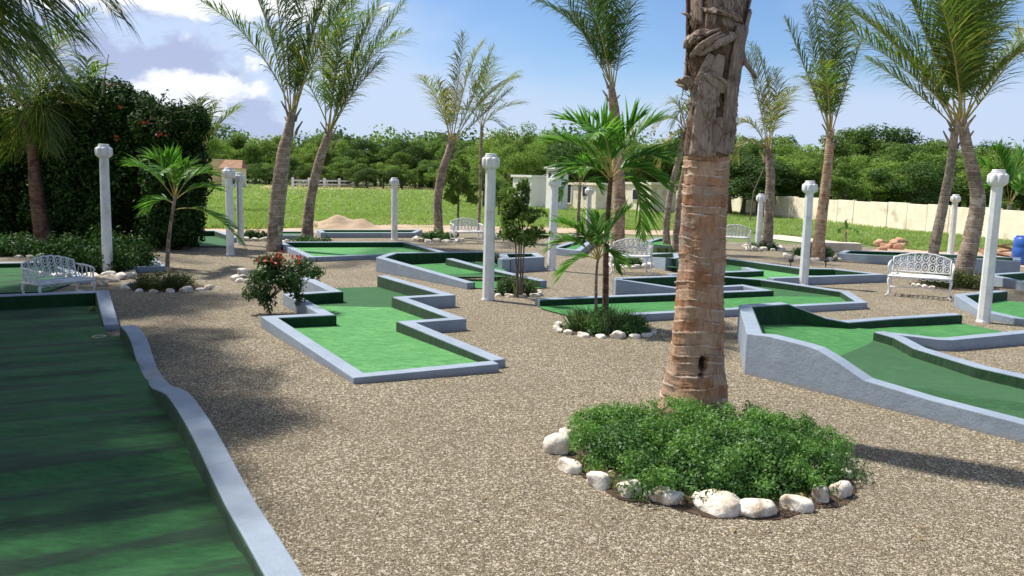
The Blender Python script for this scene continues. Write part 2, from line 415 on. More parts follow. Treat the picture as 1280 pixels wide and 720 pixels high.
# loose pebbles close to the camera
def pebbles():
    rg = np.random.default_rng(3); n = 130000
    yy = 4.2 + 10.5 * rg.random(n) ** 1.2; xx = (-.62 + 1.30 * rg.random(n)) * yy
    s = rg.uniform(.003, .0072, n) * (1 + .25 * (yy - 4) / 9)
    base = np.array([[1, 0, 0], [0, 1, 0], [-1, 0, 0], [0, -1, 0], [0, 0, .75], [0, 0, -.5]])
    V = np.repeat(base[None], n, 0) * rg.uniform(.6, 1.35, (n, 6, 1))
    a = rg.uniform(0, 6.283, n); ca, sa = np.cos(a)[:, None], np.sin(a)[:, None]
    X = V[:, :, 0] * ca - V[:, :, 1] * sa; Y = V[:, :, 0] * sa + V[:, :, 1] * ca
    V = np.stack([X, Y, V[:, :, 2]], 2) * s[:, None, None]
    V[:, :, 0] += xx[:, None]; V[:, :, 1] += yy[:, None]; V[:, :, 2] += .002
    f = np.array([[0, 1, 4], [1, 2, 4], [2, 3, 4], [3, 0, 4]])
    F = (np.arange(n)[:, None, None] * 6 + f[None]).reshape(-1, 3)
    o = link('gravel_stones', np_mesh('gravel_stones', V.reshape(-1, 3), F, [M['pebble']]))
    tag(o, 'loose tan gravel stones strewn over the yard', 'gravel', kind='stuff')
pebbles()

# ------------------------------------------------------------------ mini golf holes
T = .18
def mitre(pts, d):
    """offset a 2D polyline by d to its left"""
    out = []; n = len(pts)
    for i in range(n):
        p = Vector(pts[i][:2])
        if i > 0: a = (p - Vector(pts[i - 1][:2])).normalized()
        if i < n - 1: b = (Vector(pts[i + 1][:2]) - p).normalized()
        if i == 0: a = b
        if i == n - 1: b = a
        na = Vector((-a.y, a.x)); nb = Vector((-b.y, b.x)); m = (na + nb)
        if m.length < .2: m = na
        m.normalize(); k = d / max(.35, m.dot(na))
        q = p + m * k
        out.append(Vector((q.x, q.y, pts[i][2])))
    return out
def prism(A, B, zb=-.04, drop=0.):
    """A, B matching 3D polylines (top edges): a solid strip between them, flat bottom at zb"""
    mb = MB(); n = len(A)
    for a, b in zip(A, B):
        mb.v += [(a.x, a.y, zb), (a.x, a.y, a.z - drop), (b.x, b.y, b.z - drop), (b.x, b.y, zb)]
    for i in range(n - 1):
        o, q = 4 * i, 4 * i + 4
        for k in range(4):
            k2 = (k + 1) % 4
            mb.face([o + k, q + k, q + k2, o + k2])
    mb.face([0, 1, 2, 3]); e = 4 * (n - 1); mb.face([e + 3, e + 2, e + 1, e])
    return mb
def fixn(me):
    import bmesh
    bm = bmesh.new(); bm.from_mesh(me); bmesh.ops.recalc_face_normals(bm, faces=bm.faces); bm.to_mesh(me); bm.free()
    return me
def wall(rt, pts, inn, ref='i', t=T, lining=True, world=False, zb=-.04):
    P = [Vector(p) for p in pts] if world else [G(*p) for p in pts]
    Q = Vector(inn) if world else G(inn[0], inn[1], pts[0][2] if len(pts[0]) > 2 else 0.)
    a, b = P[0], P[1]
    side = 1 if ((b.x - a.x) * (Q.y - a.y) - (b.y - a.y) * (Q.x - a.x)) > 0 else -1     # +1: turf on the left
    if ref == 'o': P = mitre(P, side * t)
    O = mitre(P, -side * t); off = rt.location
    me = fixn(prism(P, O, zb).mesh('border_wall', M['paint'], off=off))
    o = bevel(link('border_wall', me, rt), .010)
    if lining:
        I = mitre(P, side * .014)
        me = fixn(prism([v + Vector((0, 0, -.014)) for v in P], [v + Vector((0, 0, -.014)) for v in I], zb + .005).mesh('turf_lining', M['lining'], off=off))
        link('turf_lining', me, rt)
    return P
def turf(rt, pts, z=.022, mat='turf', name='turf'):
    """pts: world vectors or (px, py, h) picture tuples; z a number or None (use each point's own height)"""
    vs = [p.copy() if isinstance(p, Vector) else G(*p) for p in pts]
    if z is not None:
        for v in vs: v.z = z
    tris = tessellate_polygon([[Vector((v.x, v.y, 0)) for v in vs]])
    me = bpy.data.meshes.new(name); me.from_pydata([tuple(v - rt.location) for v in vs], [], [list(t) for t in tris]); me.materials.append(M[mat]); me.update()
    if sum(p.normal.z for p in me.polygons) < 0: me.flip_normals()
    return link(name, me, rt)
HOLES = 'mini golf holes with blue grey borders'
def hole(px, py, label): return root('golf_hole', G(px, py), label, 'golf hole', HOLES)

# -- the long one at the camera's feet
A = ray(31, 208.5); A.z = 0; A.normalize(); PR = Vector((A.y, -A.x, 0))
P0 = G(380, 720, .11)
hf = root('golf_hole', (P0.x - 1.5, P0.y, 0), 'long wavy golf hole of dark shaded turf, nearest to the camera', 'golf hole', HOLES)
outer2 = [on_plane(x, y, P0, PR) for x, y in [(170, 406), (178, 413), (185, 425), (190, 441), (197, 460), (206, 473), (215, 482), (226, 485), (235, 489), (244, 499), (252.5, 510), (262, 524), (272, 540), (284, 561), (295, 582), (307, 604), (320, 627), (342, 660), (362, 691), (380, 720)]]
outer2.reverse()
ext = [outer2[0] - A * 3.2 + Vector((0, 0, .02)), outer2[0] - A * 1.6 + Vector((0, 0, .08)), outer2[0] - A * .8 + Vector((0, 0, .05))]
line2 = ext + outer2
P1 = P0 - PR * .16
far_o = on_plane(136, 362.5, P1, PR); near_o = on_plane(148.7, 405, P1, PR)
mid_o = near_o.lerp(far_o, .5)
innW = line2[4] - PR * 1.0
W2 = wall(hf, line2, innW, 'o', world=True)
line1 = [near_o + Vector((0, 0, .0)), mid_o, far_o, far_o - PR * 3.4]
line1[3].z = far_o.z
W1 = wall(hf, line1, innW, 'o', world=True)
LW = 3.2
leftw = [Vector((*(far_o - PR * (LW + .2) - A * .1)[:2], .22)), Vector((*(ext[0] - PR * (LW + .35))[:2], .2))]
wall(hf, leftw, innW, 'i', world=True)
def turf_f():
    base = W2[0].copy(); Ls = [(p - base).dot(A) for p in W2] + [(W1[2] - base).dot(A)]
    Zs = [p.z for p in W2] + [W1[2].z]
    Lf = (W1[2] - base).dot(A) - .01; n = 160; k = 10
    off = hf.location; mb = MB(); r = random.Random(4)
    for i in range(n + 1):
        s = Lf * i / n
        z = np.interp(s, Ls, Zs) - .15
        z = max(.02, .03 + .75 * (z - .03)) + .024 * abs(math.sin(s * 2.9 + .5)) ** 3 + .010 * math.sin(s * 9.3 + .8 * math.sin(s)) + .006 * math.sin(s * 17 + 1)
        jut = 0 if s < Ls[-2] else .16
        for j in range(k + 1):
            w = -(jut) - (LW - jut) * j / k
            p = base + A * s + PR * w
            mb.v.append((p.x - off.x, p.y - off.y, z + .004 * math.sin(j * 1.3 + s * 3)))
    for i in range(n):
        for j in range(k):
            a = i * (k + 1) + j; mb.face([a, a + 1, a + k + 2, a + k + 1])
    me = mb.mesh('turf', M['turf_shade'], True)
    if me.polygons[0].normal.z < 0: me.flip_normals()
    link('turf', me, hf)
    return base
turf_f()
# cup, ball-like yellow fruit
cp = G(124, 421.5, .06)
mb = MB(); mb.tube([(math.cos(a) * .075, math.sin(a) * .075, .012) for a in np.linspace(0, 6.283, 20, endpoint=False)], .006, 5, closed=True)
c_ = link('cup_ring', mb.mesh('cup_ring', M['track'])); c_.location = cp; tag(c_, 'thin white ring of the golf cup on the dark turf', 'cup')
mb = MB(); mb.lathe([(.001, -.04), (.03, -.028), (.042, 0), (.03, .028), (.001, .04)], 12)
c_ = link('fallen_fruit', mb.mesh('fallen_fruit', M['frond_yellow'], True)); c_.location = G(115, 388, .15) + Vector((0, 0, .02)); tag(c_, 'small yellow fruit lying in the far corner of the dark turf', 'fruit')

# -- beyond it, behind the iron bench
h = hole(20, 350, 'shaded dark green golf hole behind the bench at the far left')
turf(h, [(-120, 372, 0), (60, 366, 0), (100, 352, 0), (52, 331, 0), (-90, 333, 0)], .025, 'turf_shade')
wall(h, [(-90, 330.5, .12), (60, 328, .12), (100, 349, .1)], (20, 345, 0))

# -- zigzag
h = hole(480, 430, 'zigzag golf hole with stepped sides and pale green turf')
Lz = [(387.5, 346, .24), (428, 364.3, .21), (371, 368, .2), (419, 393.5, .18), (347.5, 397, .17), (455, 466, .07)]
Rz = [(472.5, 344.5, .24), (551, 367.5, .21), (491, 371, .2), (562, 397, .17), (497, 401.5, .17), (616, 450.5, .10)]
wl = wall(h, Lz + [Rz[-1]], (460, 370, 0)); wr = wall(h, Rz[::-1], (520, 420, 0))
gL = [G(*p) for p in Lz]; gR = [G(*p) for p in Rz]
turf(h, [gL[2], gL[3], gL[4], gL[5], gR[5], gR[4], gR[3], gR[2]], .022, 'turf_pale')
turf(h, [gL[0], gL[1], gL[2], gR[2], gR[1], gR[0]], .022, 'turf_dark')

# -- the one behind, open at its near end
h = hole(560, 345, 'golf hole with a sloping left wall just behind the tall white centre post')
wall(h, [(590, 353.5, .13), (584, 353.5, .13), (470, 321.5, .33), (488, 315.6, .33), (610, 314, .33)][1:], (560, 330, 0), 'o')
wall(h, [(558, 323, .26), (600, 334.5, .2), (639, 343, .17), (675, 351, .15)], (575, 345, 0), 'i')
a1, a2 = G(482, 318, .33), G(588, 352, .13)
turf(h, [G(480, 321, .32), G(530, 336, .24), G(635, 345, .02), G(612, 328, .02), G(606, 316, .3)], .10, 'turf')
turf(h, [G(530, 336, .24), G(587, 353, .13), G(597, 361.5), G(690, 360), G(672, 352, .15), G(632, 342, .17)], .02, 'turf')
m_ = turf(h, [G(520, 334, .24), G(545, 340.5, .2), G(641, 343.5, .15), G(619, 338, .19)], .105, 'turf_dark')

# -- flat pale rectangle between the leaning palms
h = hole(450, 315, 'wide flat rectangular golf hole in front of the two leaning palms')
FL, FR, BR, BL = (386, 321.5, .12), (560, 315.5, .12), (508, 302, .2), (345, 302, .2)
P = wall(h, [FL, FR, BR, BL, FL], (440, 312, 0), 'o')
turf(h, [G(*FL), G(*FR), G(*BR), G(*BL)], .05, 'turf_pale')
# -- far dark block
h = hole(460, 296, 'low dark fronted golf hole below the sand heap')
FL, FR, BR, BL = (401, 291, .17), (519, 291, .17), (528, 287, .17), (396, 287, .17)
wall(h, [FL, FR, BR, BL, FL], (460, 289.5, .1), 'o')
turf(h, [G(*FL), G(*FR), G(*BR), G(*BL)], .1, 'turf')
h = hole(358, 300, 'short dark golf hole seen between the two leaning trunks')
FL, FR, BR, BL = (335, 294, .15), (385, 294, .15), (388, 289, .15), (340, 289, .15)
wall(h, [FL, FR, BR, BL, FL], (360, 292, .1), 'o')
turf(h, [G(*FL), G(*FR), G(*BR), G(*BL)], .1, 'turf_dark')

# -- centre right: two arms joined at the right
h = hole(900, 380, 'forked golf hole behind the big palm trunk, its long arm open at the left')
wall(h, [(674.6, 374.6, .13), (966, 363, .13), (929, 355.5, .14), (872, 358.5, .14)], (820, 383, 0))
wall(h, [(876, 365.2, .13), (848, 361, .13), (770, 349, .31), (786, 344.5, .31)][:3], (840, 352, 0), 'o', lining=True)
Pb = wall(h, [(778, 348, .31), (850, 345.5, .25), (905, 346, .2), (950, 349.5, .17), (1003, 357, .15), (1051, 364.4, .13), (1070, 376.5, .12), (775, 391.5, .12)], (840, 352, 0))
turf(h, [G(677, 387), G(722, 399.5), G(780, 398)] + [G(842, 388.5, .12), G(1070, 376.5, .12), G(1051, 364.4, .13), G(966, 363, .13), G(842, 369.4, .13), G(674.6, 374.6, .13)], .02, 'turf')
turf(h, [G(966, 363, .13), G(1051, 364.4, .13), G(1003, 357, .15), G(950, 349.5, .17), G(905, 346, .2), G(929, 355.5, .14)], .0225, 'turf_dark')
turf(h, [G(929, 355.5, .14), G(905, 346, .2), G(850, 345.5, .25), G(780, 348, .31), G(848, 360, .13), G(872, 358.5, .14)], .021, 'turf')

# -- middle distance right
h = hole(1000, 345, 'long thin golf hole between the forked hole and the right hand palms')
wall(h, [(845, 315, .2), (905, 322.7, .18), (1001.6, 335.6, .18), (1043, 336.5, .18), (1093, 342.2, .18), (960, 346.6, .18)], (920, 333, 0))
wall(h, [(840, 343, .15), (954, 338.5, .15), (935, 334, .15)], (900, 348, 0))
turf(h, [G(845, 315, .2), G(905, 322.7, .18), G(1001.6, 335.6, .18), G(1043, 336.5, .18), G(1093, 342.2, .18), G(960, 348, .18), G(905, 346, .2), G(850, 341, .2)], .02, 'turf_pale')

# -- the big one at the right
h = hole(1100, 450, 'raised two armed golf hole with the highest painted wall, at the right')
front = [(933.6, 417, .46), (960, 420, .46), (1008, 432, .455), (1022, 437, .43), (1045, 451, .35), (1080, 475, .22), (1100, 481, .20), (1160, 499, .175), (1280, 530, .16), (1450, 574, .15), (1600, 612, .15)]
rear = [(923.4, 381, .46), (975, 377.6, .46), (995, 384, .38), (1025, 395, .25), (1050, 400.4, .19), (1100, 396.5, .175), (1190, 391, .17)]
fa, fb = G(932, 468), G(1280, 554); fn = (fb - fa).cross(Vector((0, 0, 1))).normalized()
gf = [on_plane(p[0], p[1], fa, fn) for p in front[:9]]
fd = (gf[-1] - gf[-2]).normalized(); gf += [gf[-1] + fd * .8, gf[-1] + fd * 1.8]
gr = [G(*p) for p in rear]
wall(h, gf[::-1] + gr, G(1200, 470, 0), 'o', world=True)
vee_f = [(1093, 414.5, .23), (1117, 421.5, .21), (1142, 435, .17), (1180, 446.5, .16), (1220, 458.5, .16), (1280, 472, .16), (1450, 511, .16)]
vee_b = [(1111, 417.5, .20), (1150, 421.5, .17), (1174, 424.5, .155), (1192, 425, .155), (1280, 416.5, .17), (1420, 404, .17)]
v1 = [G(*p) for p in vee_f]; v2 = [G(*p) for p in vee_b]
wall(h, v1, G(1150, 470, 0), 'i', world=True)
wall(h, v2, G(1150, 405, 0), 'o', world=True)
def zt(v, z): w = v.copy(); w.z = z; return w
fi = mitre(gf, T) if True else gf
# turf in sloped panels from the raised platform down to the two arms
pf = [zt(gf[0], .20), zt(gf[2], .20), zt(gf[4], .13), zt(gf[5], .06), zt(gf[7], .03), zt(gf[9], .03)]
turf(h, [zt(gr[0], .20), zt(gf[0], .19), zt(gf[2], .19), zt(G(1086, 430, .12), .12), zt(v1[0], .11), zt(G(1055, 410, .1), .10), zt(gr[2], .17), zt(gr[1], .20)], None, 'turf')
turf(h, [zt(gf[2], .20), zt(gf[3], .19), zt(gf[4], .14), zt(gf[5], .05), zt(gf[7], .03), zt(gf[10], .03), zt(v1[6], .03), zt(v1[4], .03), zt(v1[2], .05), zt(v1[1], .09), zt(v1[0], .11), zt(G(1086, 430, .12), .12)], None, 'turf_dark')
turf(h, [zt(G(1055, 410, .1), .10), zt(v1[0], .11), zt(v2[0], .10), zt(v2[2], .03), zt(v2[4], .025), G(1252, 414, .025), G(1192, 402, .025), zt(gr[6], .025), zt(gr[5], .05), zt(gr[4], .08), zt(gr[3], .12), zt(gr[2], .17)], None, 'turf')

# -- right edge
h = hole(1240, 390, 'golf hole behind the white post at the right edge')
wall(h, [(1259, 364, .2), (1207, 369, .23), (1237, 388, .14), (1280, 397.5, .11), (1400, 424, .1)], (1250, 380, 0))
turf(h, [G(1259, 364, .2), G(1207, 369, .23), G(1237, 388, .14), G(1280, 397.5, .11), G(1400, 424, .1), G(1400, 392), G(1262, 378)], .025)
h = hole(1270, 355, 'golf hole with a pale wall behind the right edge post and below the blue barrel')
wall(h, [(1340, 337, .2), (1243, 343.5, .22), (1280, 351, .2), (1400, 372, .2)], (1290, 347, 0), 'i')
turf(h, [G(1340, 337, .2), G(1243, 343.5, .22), G(1280, 351, .2), G(1400, 372, .2)], .05)
h = hole(1150, 335, 'longest pale blue walled golf hole, behind the near white bench')
wall(h, [(1276, 327, .42), (1220, 323.5, .42), (1120, 320.5, .26), (1046, 316.5, .21), (1056, 312.6, .21), (1140, 315, .21), (1276, 322, .40), (1276, 327, .42)], (1235, 322, .4), 'o')
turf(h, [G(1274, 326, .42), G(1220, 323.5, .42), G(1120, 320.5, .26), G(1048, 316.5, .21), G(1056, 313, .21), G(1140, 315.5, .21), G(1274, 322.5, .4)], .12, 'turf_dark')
# -- centre, small ones
h = hole(655, 325, 'small square golf hole behind the leafy sapling')
q = [(628, 323.8, .33), (681, 321.2, .33), (672, 316, .33), (624, 316.4, .33), (628, 323.8, .33)]
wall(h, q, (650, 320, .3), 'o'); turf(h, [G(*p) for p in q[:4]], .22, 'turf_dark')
h = hole(712, 318, 'pale golf hole beyond the middle post, left of the rear bench')
q = [(688, 309.5, .2), (726, 313.5, .2), (742, 300.5, .2), (722, 299.5, .2), (688, 309.5, .2)]
wall(h, q, (722, 305, .1), 'o'); turf(h, [G(*p) for p in q[:4]], .12, 'turf')
h = hole(812, 304, 'green ramp golf hole between the twin trunks and the rear bench')
q = [(796, 305.5, .2), (838, 308, .2), (838, 296, .3), (818, 298, .3), (796, 305.5, .2)]
wall(h, q, (820, 303, .2), 'o'); turf(h, [G(*p) for p in q[:4]], .22, 'turf')
h = hole(828, 318, 'low golf hole half hidden by the left side of the big trunk')
q = [(803, 321, .2), (840, 324, .32), (852, 324, .32), (850, 316, .3), (806, 316, .2), (803, 321, .2)]
wall(h, q, (830, 320, .2), 'o'); turf(h, [G(*p) for p in q[:5]], .12, 'turf_dark')
# -- left
h = hole(258, 303, 'shaded golf hole beside the dark hedge, behind the young palm')
wall(h, [(222, 288.5, .2), (268, 288.5, .2), (292, 297, .15)], (255, 303, 0)); turf(h, [G(222, 288.5, .2), G(268, 288.5, .2), G(292, 297, .15), G(284, 309.5), G(222, 309)], .03, 'turf_dark')
h = hole(185, 330, 'small golf hole left of the slim young palm')
q = [(140, 334.5, .13), (207, 332.5, .13), (194, 321.5, .13), (140, 322, .13), (140, 334.5, .13)]
wall(h, q, (170, 328, .1), 'o'); turf(h, [G(*p) for p in q[:4]], .06, 'turf')

# ------------------------------------------------------------------ lamp posts
def post(px, py, ytop, label, wpx=None):
    b = G(px, py); Y = b.y
    # height of the post from the picture
    lo, hi = .5, 4.
    for _ in range(30):
        m = (lo + hi) / 2; v = Vector((b.x, b.y, m)) - CAM
        y = 360 - FPX * v.dot(_Y) / v.dot(_F)
        if y > ytop: lo = m
        else: hi = m
    Hh = lo
    rt = root('lamp_post', b, label, 'lamp post', 'white lamp posts in the golf yard', rz=R(30 + rnd.uniform(-8, 8)))
    rt.rotation_euler.x = R(rnd.uniform(-.5, .5)); rt.rotation_euler.y = R(rnd.uniform(-.5, .5))
    w0, w1 = .108, .092; zc = Hh - .27
    mb = MB()
    def sq(r, z): return [(r * math.cos(a) * (1 if k % 2 else .93), r * math.sin(a) * (1 if k % 2 else .93), z) for k, a in enumerate(np.linspace(0, 2 * math.pi, 8, endpoint=False) + .39)]
    prof = [(w0 * 1.12, -.05), (w0 * 1.12, .02), (w0, .05), (w1, zc)]
    for r, z in prof: mb.v += sq(r, z)
    for i in range(3):
        for j in range(8): mb.face([i * 8 + j, i * 8 + (j + 1) % 8, i * 8 + 8 + (j + 1) % 8, i * 8 + 8 + j])
    mb.face(list(range(24, 32)))
    bevel(link('shaft', mb.mesh('shaft', M['white']), rt), .006)
    mb = MB(); fl = lambda a, z: 1 + .10 * (abs(math.cos(4 * a)) ** .6 * 2 - 1.25)
    mb.lathe([(.092, zc), (.108, zc + .012), (.142, zc + .045), (.150, zc + .07), (.150, zc + .17), (.138, zc + .195), (.12, zc + .205)], 48, mod=fl)
    link('capital', mb.mesh('capital', M['white'], True), rt)
    mb = MB(); mb.lathe([(.112, zc + .2), (.116, zc + .225), (.10, zc + .232), (.098, zc + .262), (.09, zc + .27), (.005, zc + .272)], 24)
    link('cap', mb.mesh('cap', M['white']), rt)
    return rt
for a in [
    (135, 344, 180, 'white post against the dark hedge, left of the young palm'),
    (288, 319, 209, 'white post right of the hedge, nearer one of a close pair'),
    (301, 306, 216, 'thinner white post right of the hedge, farther one of a close pair'),
    (493, 300, 222, 'white post alone before the meadow, beside the far dark hole'),
    (610, 375, 192, 'tall white post in the centre beside the low green bush'),
    (689, 338, 219, 'white post between the leafy sapling and the rear bench'),
    (734, 301, 234, 'small white post seen through the fronds of the young palm'),
    (947, 312, 242, 'white post left of the slim palm by the cream wall'),
    (1004, 357, 226, 'white post standing at the thin golf hole, left of a tan palm trunk'),
    (1188, 318, 243, 'white post half hidden behind the leaning grey trunk'),
    (1229, 403, 212, 'largest white post in front of the golf hole at the right edge')]:
    post(*a)

# ------------------------------------------------------------------ iron benches
def arcpts(c, r, a0, a1, n, sx_=1., sz_=1.):
    return [(c[0] + sx_ * r * math.cos(a), 0, c[1] + sz_ * r * math.sin(a)) for a in np.linspace(a0, a1, n)]
def bench(b, rz, label, w=1.1, seatz=.42, sc_=1.):
    rt = root('iron_bench', b, label, 'bench', 'white cast iron garden benches', rz=rz)
    rt.scale = (sc_,) * 3
    hw = w / 2; D2 = .23; tr = .0135
    def tilt(p): return (p[0], D2 + (p[2] - seatz) * .22, p[2])
    def ztop(x): return seatz + .29 + .13 * math.cos(x / hw * 1.45) ** 1 + .012 * abs(math.sin(x / hw * 3.1416 * 3.5))
    mb = MB()
    xs = np.linspace(-hw * .96, hw * .96, 43)
    mb.tube([tilt((x, 0, ztop(x))) for x in xs], tr * 1.2, 6)
    mb.tube([tilt((-hw * .96, 0, z)) for z in np.linspace(seatz, ztop(-hw * .96), 6)], tr * 1.2, 6)
    mb.tube([tilt((hw * .96, 0, z)) for z in np.linspace(seatz, ztop(hw * .96), 6)], tr * 1.2, 6)
    mb.tube([tilt((x, 0, seatz + .05)) for x in np.linspace(-hw * .96, hw * .96, 8)], tr, 5)
    n = 8; dx = w * .96 / n
    for i in range(n):
        cx = -w * .48 + dx * (i + .5); zt_ = ztop(cx)
        mid = (zt_ + seatz + .05) / 2; rr = (zt_ - seatz - .05) / 4
        for s in (-1, 1):
            c = (cx, mid + s * rr)
            ring = [tilt(p) for p in arcpts(c, 1, 0, 2 * math.pi * 15 / 16, 15, dx * .5, rr * 1.02)]
            mb.tube(ring, tr * .85, 5, closed=True)
            ring = [tilt(p) for p in arcpts(c, 1, 0, 2 * math.pi * 9 / 10, 9, dx * .22, rr * .5)]
            mb.tube(ring, tr * .7, 4, closed=True)
        if i:
            x0 = -w * .48 + dx * i
            mb.tube([tilt((x0 + .014 * math.sin(q * 6.3), 0, seatz + .04 + q * (ztop(x0) - seatz - .04))) for q in np.linspace(0, 1, 9)], tr * .7, 4)
    link('scroll_back', mb.mesh('scroll_back', M['white'], True), rt)
    mb = MB()
    for k in range(7):
        y = -D2 + (2 * D2) * k / 6
        mb.tube([(x, y, seatz + .006 * math.sin(x * 9 + k)) for x in np.linspace(-hw, hw, 9)], tr * .9, 5)
    for x in np.linspace(-hw, hw, 13):
        mb.tube([(x, -D2 - .02, seatz - .01), (x, -D2, seatz), (x, D2, seatz)], tr * .8, 4)
    pts = [(hw + .02, D2 + .01), (hw + .02, -D2 - .03), (-hw - .02, -D2 - .03), (-hw - .02, D2 + .01)]
    mb.tube([(p[0], p[1], seatz - .015) for p in pts], tr * 1.5, 6, closed=True)
    for x in np.linspace(-hw + .07, hw - .07, 8):
        mb.tube([(x + .06 * math.cos(a), -D2 - .03, seatz - .02 - .045 * math.sin(a)) for a in np.linspace(0, 3.14, 7)], tr * .7, 4)
    link('seat', mb.mesh('seat', M['white'], True), rt)
    for s in (-1, 1):
        mb = MB(); x = s * (hw + .015)
        mb.tube([(x, D2 + .05, seatz + .25), (x * 1.02, 0, seatz + .24), (x * 1.03, -D2 * .8, seatz + .215), (x * 1.03, -D2 - .02, seatz + .17), (x * 1.01, -D2 * .9, seatz + .11), (x, -D2, seatz)], tr * 1.3, 6)
        for k in range(3):
            cy = D2 - .07 - k * .13
            mb.tube([(x, cy + .06 * math.cos(a), seatz + .12 + .115 * math.sin(a)) for a in np.linspace(0, 5.9, 13)], tr * .8, 4, closed=True)
        link('armrest', mb.mesh('armrest', M['white'], True), rt)
        for f in (-1, 1):
            mb = MB(); y = f * D2; z0 = seatz - .01
            kx, ky = s * .05, f * .05
            x = s * (hw - .03)
            mb.tube([(x, y, z0), (x + kx * .9, y + ky * .5, z0 * .78), (x + kx * .5, y + ky * .4, z0 * .45), (x + kx * .4, y + ky * .8, z0 * .15), (x + kx * 1.3, y + ky * 1.9, .012)],
                    [.028, .026, .018, .016, .022], 7)
            link('leg', mb.mesh('leg', M['white'], True), rt)
    mb = MB()
    for s in (-1, 1): mb.tube([(s * (hw - .02), -D2, .16), (s * (hw - .02), D2, .16)], tr * .8, 5)
    mb.tube([(-(hw - .02), 0, .16), (0, 0, .19), (hw - .02, 0, .16)], tr * .8, 5)
    link('stretcher', mb.mesh('stretcher', M['white'], True), rt)
    return rt
bench(G(1148, 371), R(-28), 'white iron bench nearest the right hand palms and the largest post', 1.08, sc_=1.03)
bench(G(786, 341), R(184), 'white iron bench turned away behind the young palm with fronds over it', .95)
bench(G(583, 304), R(20), 'white iron bench at the meadow edge beside the bent palm', 1.0, sc_=.95)
bench(G(917, 312), R(170), 'white iron bench partly hidden by the big palm trunk', .95)
bench(G(75, 378), R(62), 'white iron bench in the shade behind the long wavy hole', 1.05, sc_=.86)

# ------------------------------------------------------------------ palms
def bez(P, t):
    if len(P) == 3:
        a, b, c = P; return a * (1 - t) ** 2 + b * (2 * t * (1 - t)) + c * t * t
    a, b, c, d = P; return a * (1 - t) ** 3 + b * (3 * t * (1 - t) ** 2) + c * (3 * t * t * (1 - t)) + d * t ** 3
WIND = Vector((.42, .05, 0))
def frond(rt, P, n=56, ll=.62, lw=.034, droop=.75, bare=.16, mat='frond', stem='stem', sr=.022, out=.85, fwd=.75, vee=.35, wind=1., seed=0, name='frond', seg=3):
    r = random.Random(seed); off = rt.location
    if name == 'frond' and mat != 'fan': n = int(n * 1.12); ll *= 1.6; fwd *= 1.0; droop *= 1.15; lw *= .92
    mb = MB(); K = 14
    st = [bez(P, i / K) for i in range(K + 1)]
    mb.tube(st, [sr * (1 - .85 * i / K) for i in range(K + 1)], 5, m=1)
    for i in range(n):
        t = bare + (1 - bare) * (i + .5) / n
        p = bez(P, t); Tn = (bez(P, min(1, t + .02)) - bez(P, max(0, t - .02))).normalized()
        Sd = Tn.cross(Vector((0, 0, 1)))
        if Sd.length < .15: Sd = Vector((.6, -.8, 0))
        Sd.normalize(); Up = Sd.cross(Tn).normalized()
        if Up.z < 0: Up = -Up
        prof = math.sin(math.pi * min(1, (t - bare) / (1 - bare) * .86 + .12)) ** .55
        for s in (-1, 1):
            if r.random() < .07: continue
            Lf = ll * prof * r.uniform(.62, 1.12)
            d = (Sd * s * out * r.uniform(.7, 1.25) + Tn * fwd * (1 + .8 * t) * r.uniform(.7, 1.3) + Up * (vee + r.uniform(-.25, .2))).normalized()
            q = p.copy(); w = lw * r.uniform(.8, 1.15) * (.6 + .4 * prof)
            wd = Tn - d * Tn.dot(d)
            if wd.length < .1: wd = Up
            wd.normalize(); b = len(mb.v); rows = 0
            dr = droop * r.uniform(.7, 1.3)
            for k in range(seg):
                ww = w * (.55, 1., .62, .4)[k] / 2
                mb.v += [tuple(q + wd * ww), tuple(q - wd * ww)]
                q = q + d * (Lf / seg)
                d = (d + Vector((0, 0, -1)) * dr * .5 + WIND * wind * .3).normalized()
                wd = (wd - d * wd.dot(d)).normalized()
            mb.v.append(tuple(q))
            for k in range(seg - 1):
                o = b + 2 * k; mb.face([o, o + 1, o + 3, o + 2], 0)
            o = b + 2 * (seg - 1); mb.face([o, o + 1, o + 2], 0)
    return link(name, mb.mesh(name, [M[mat], M[stem]], off=off), rt)
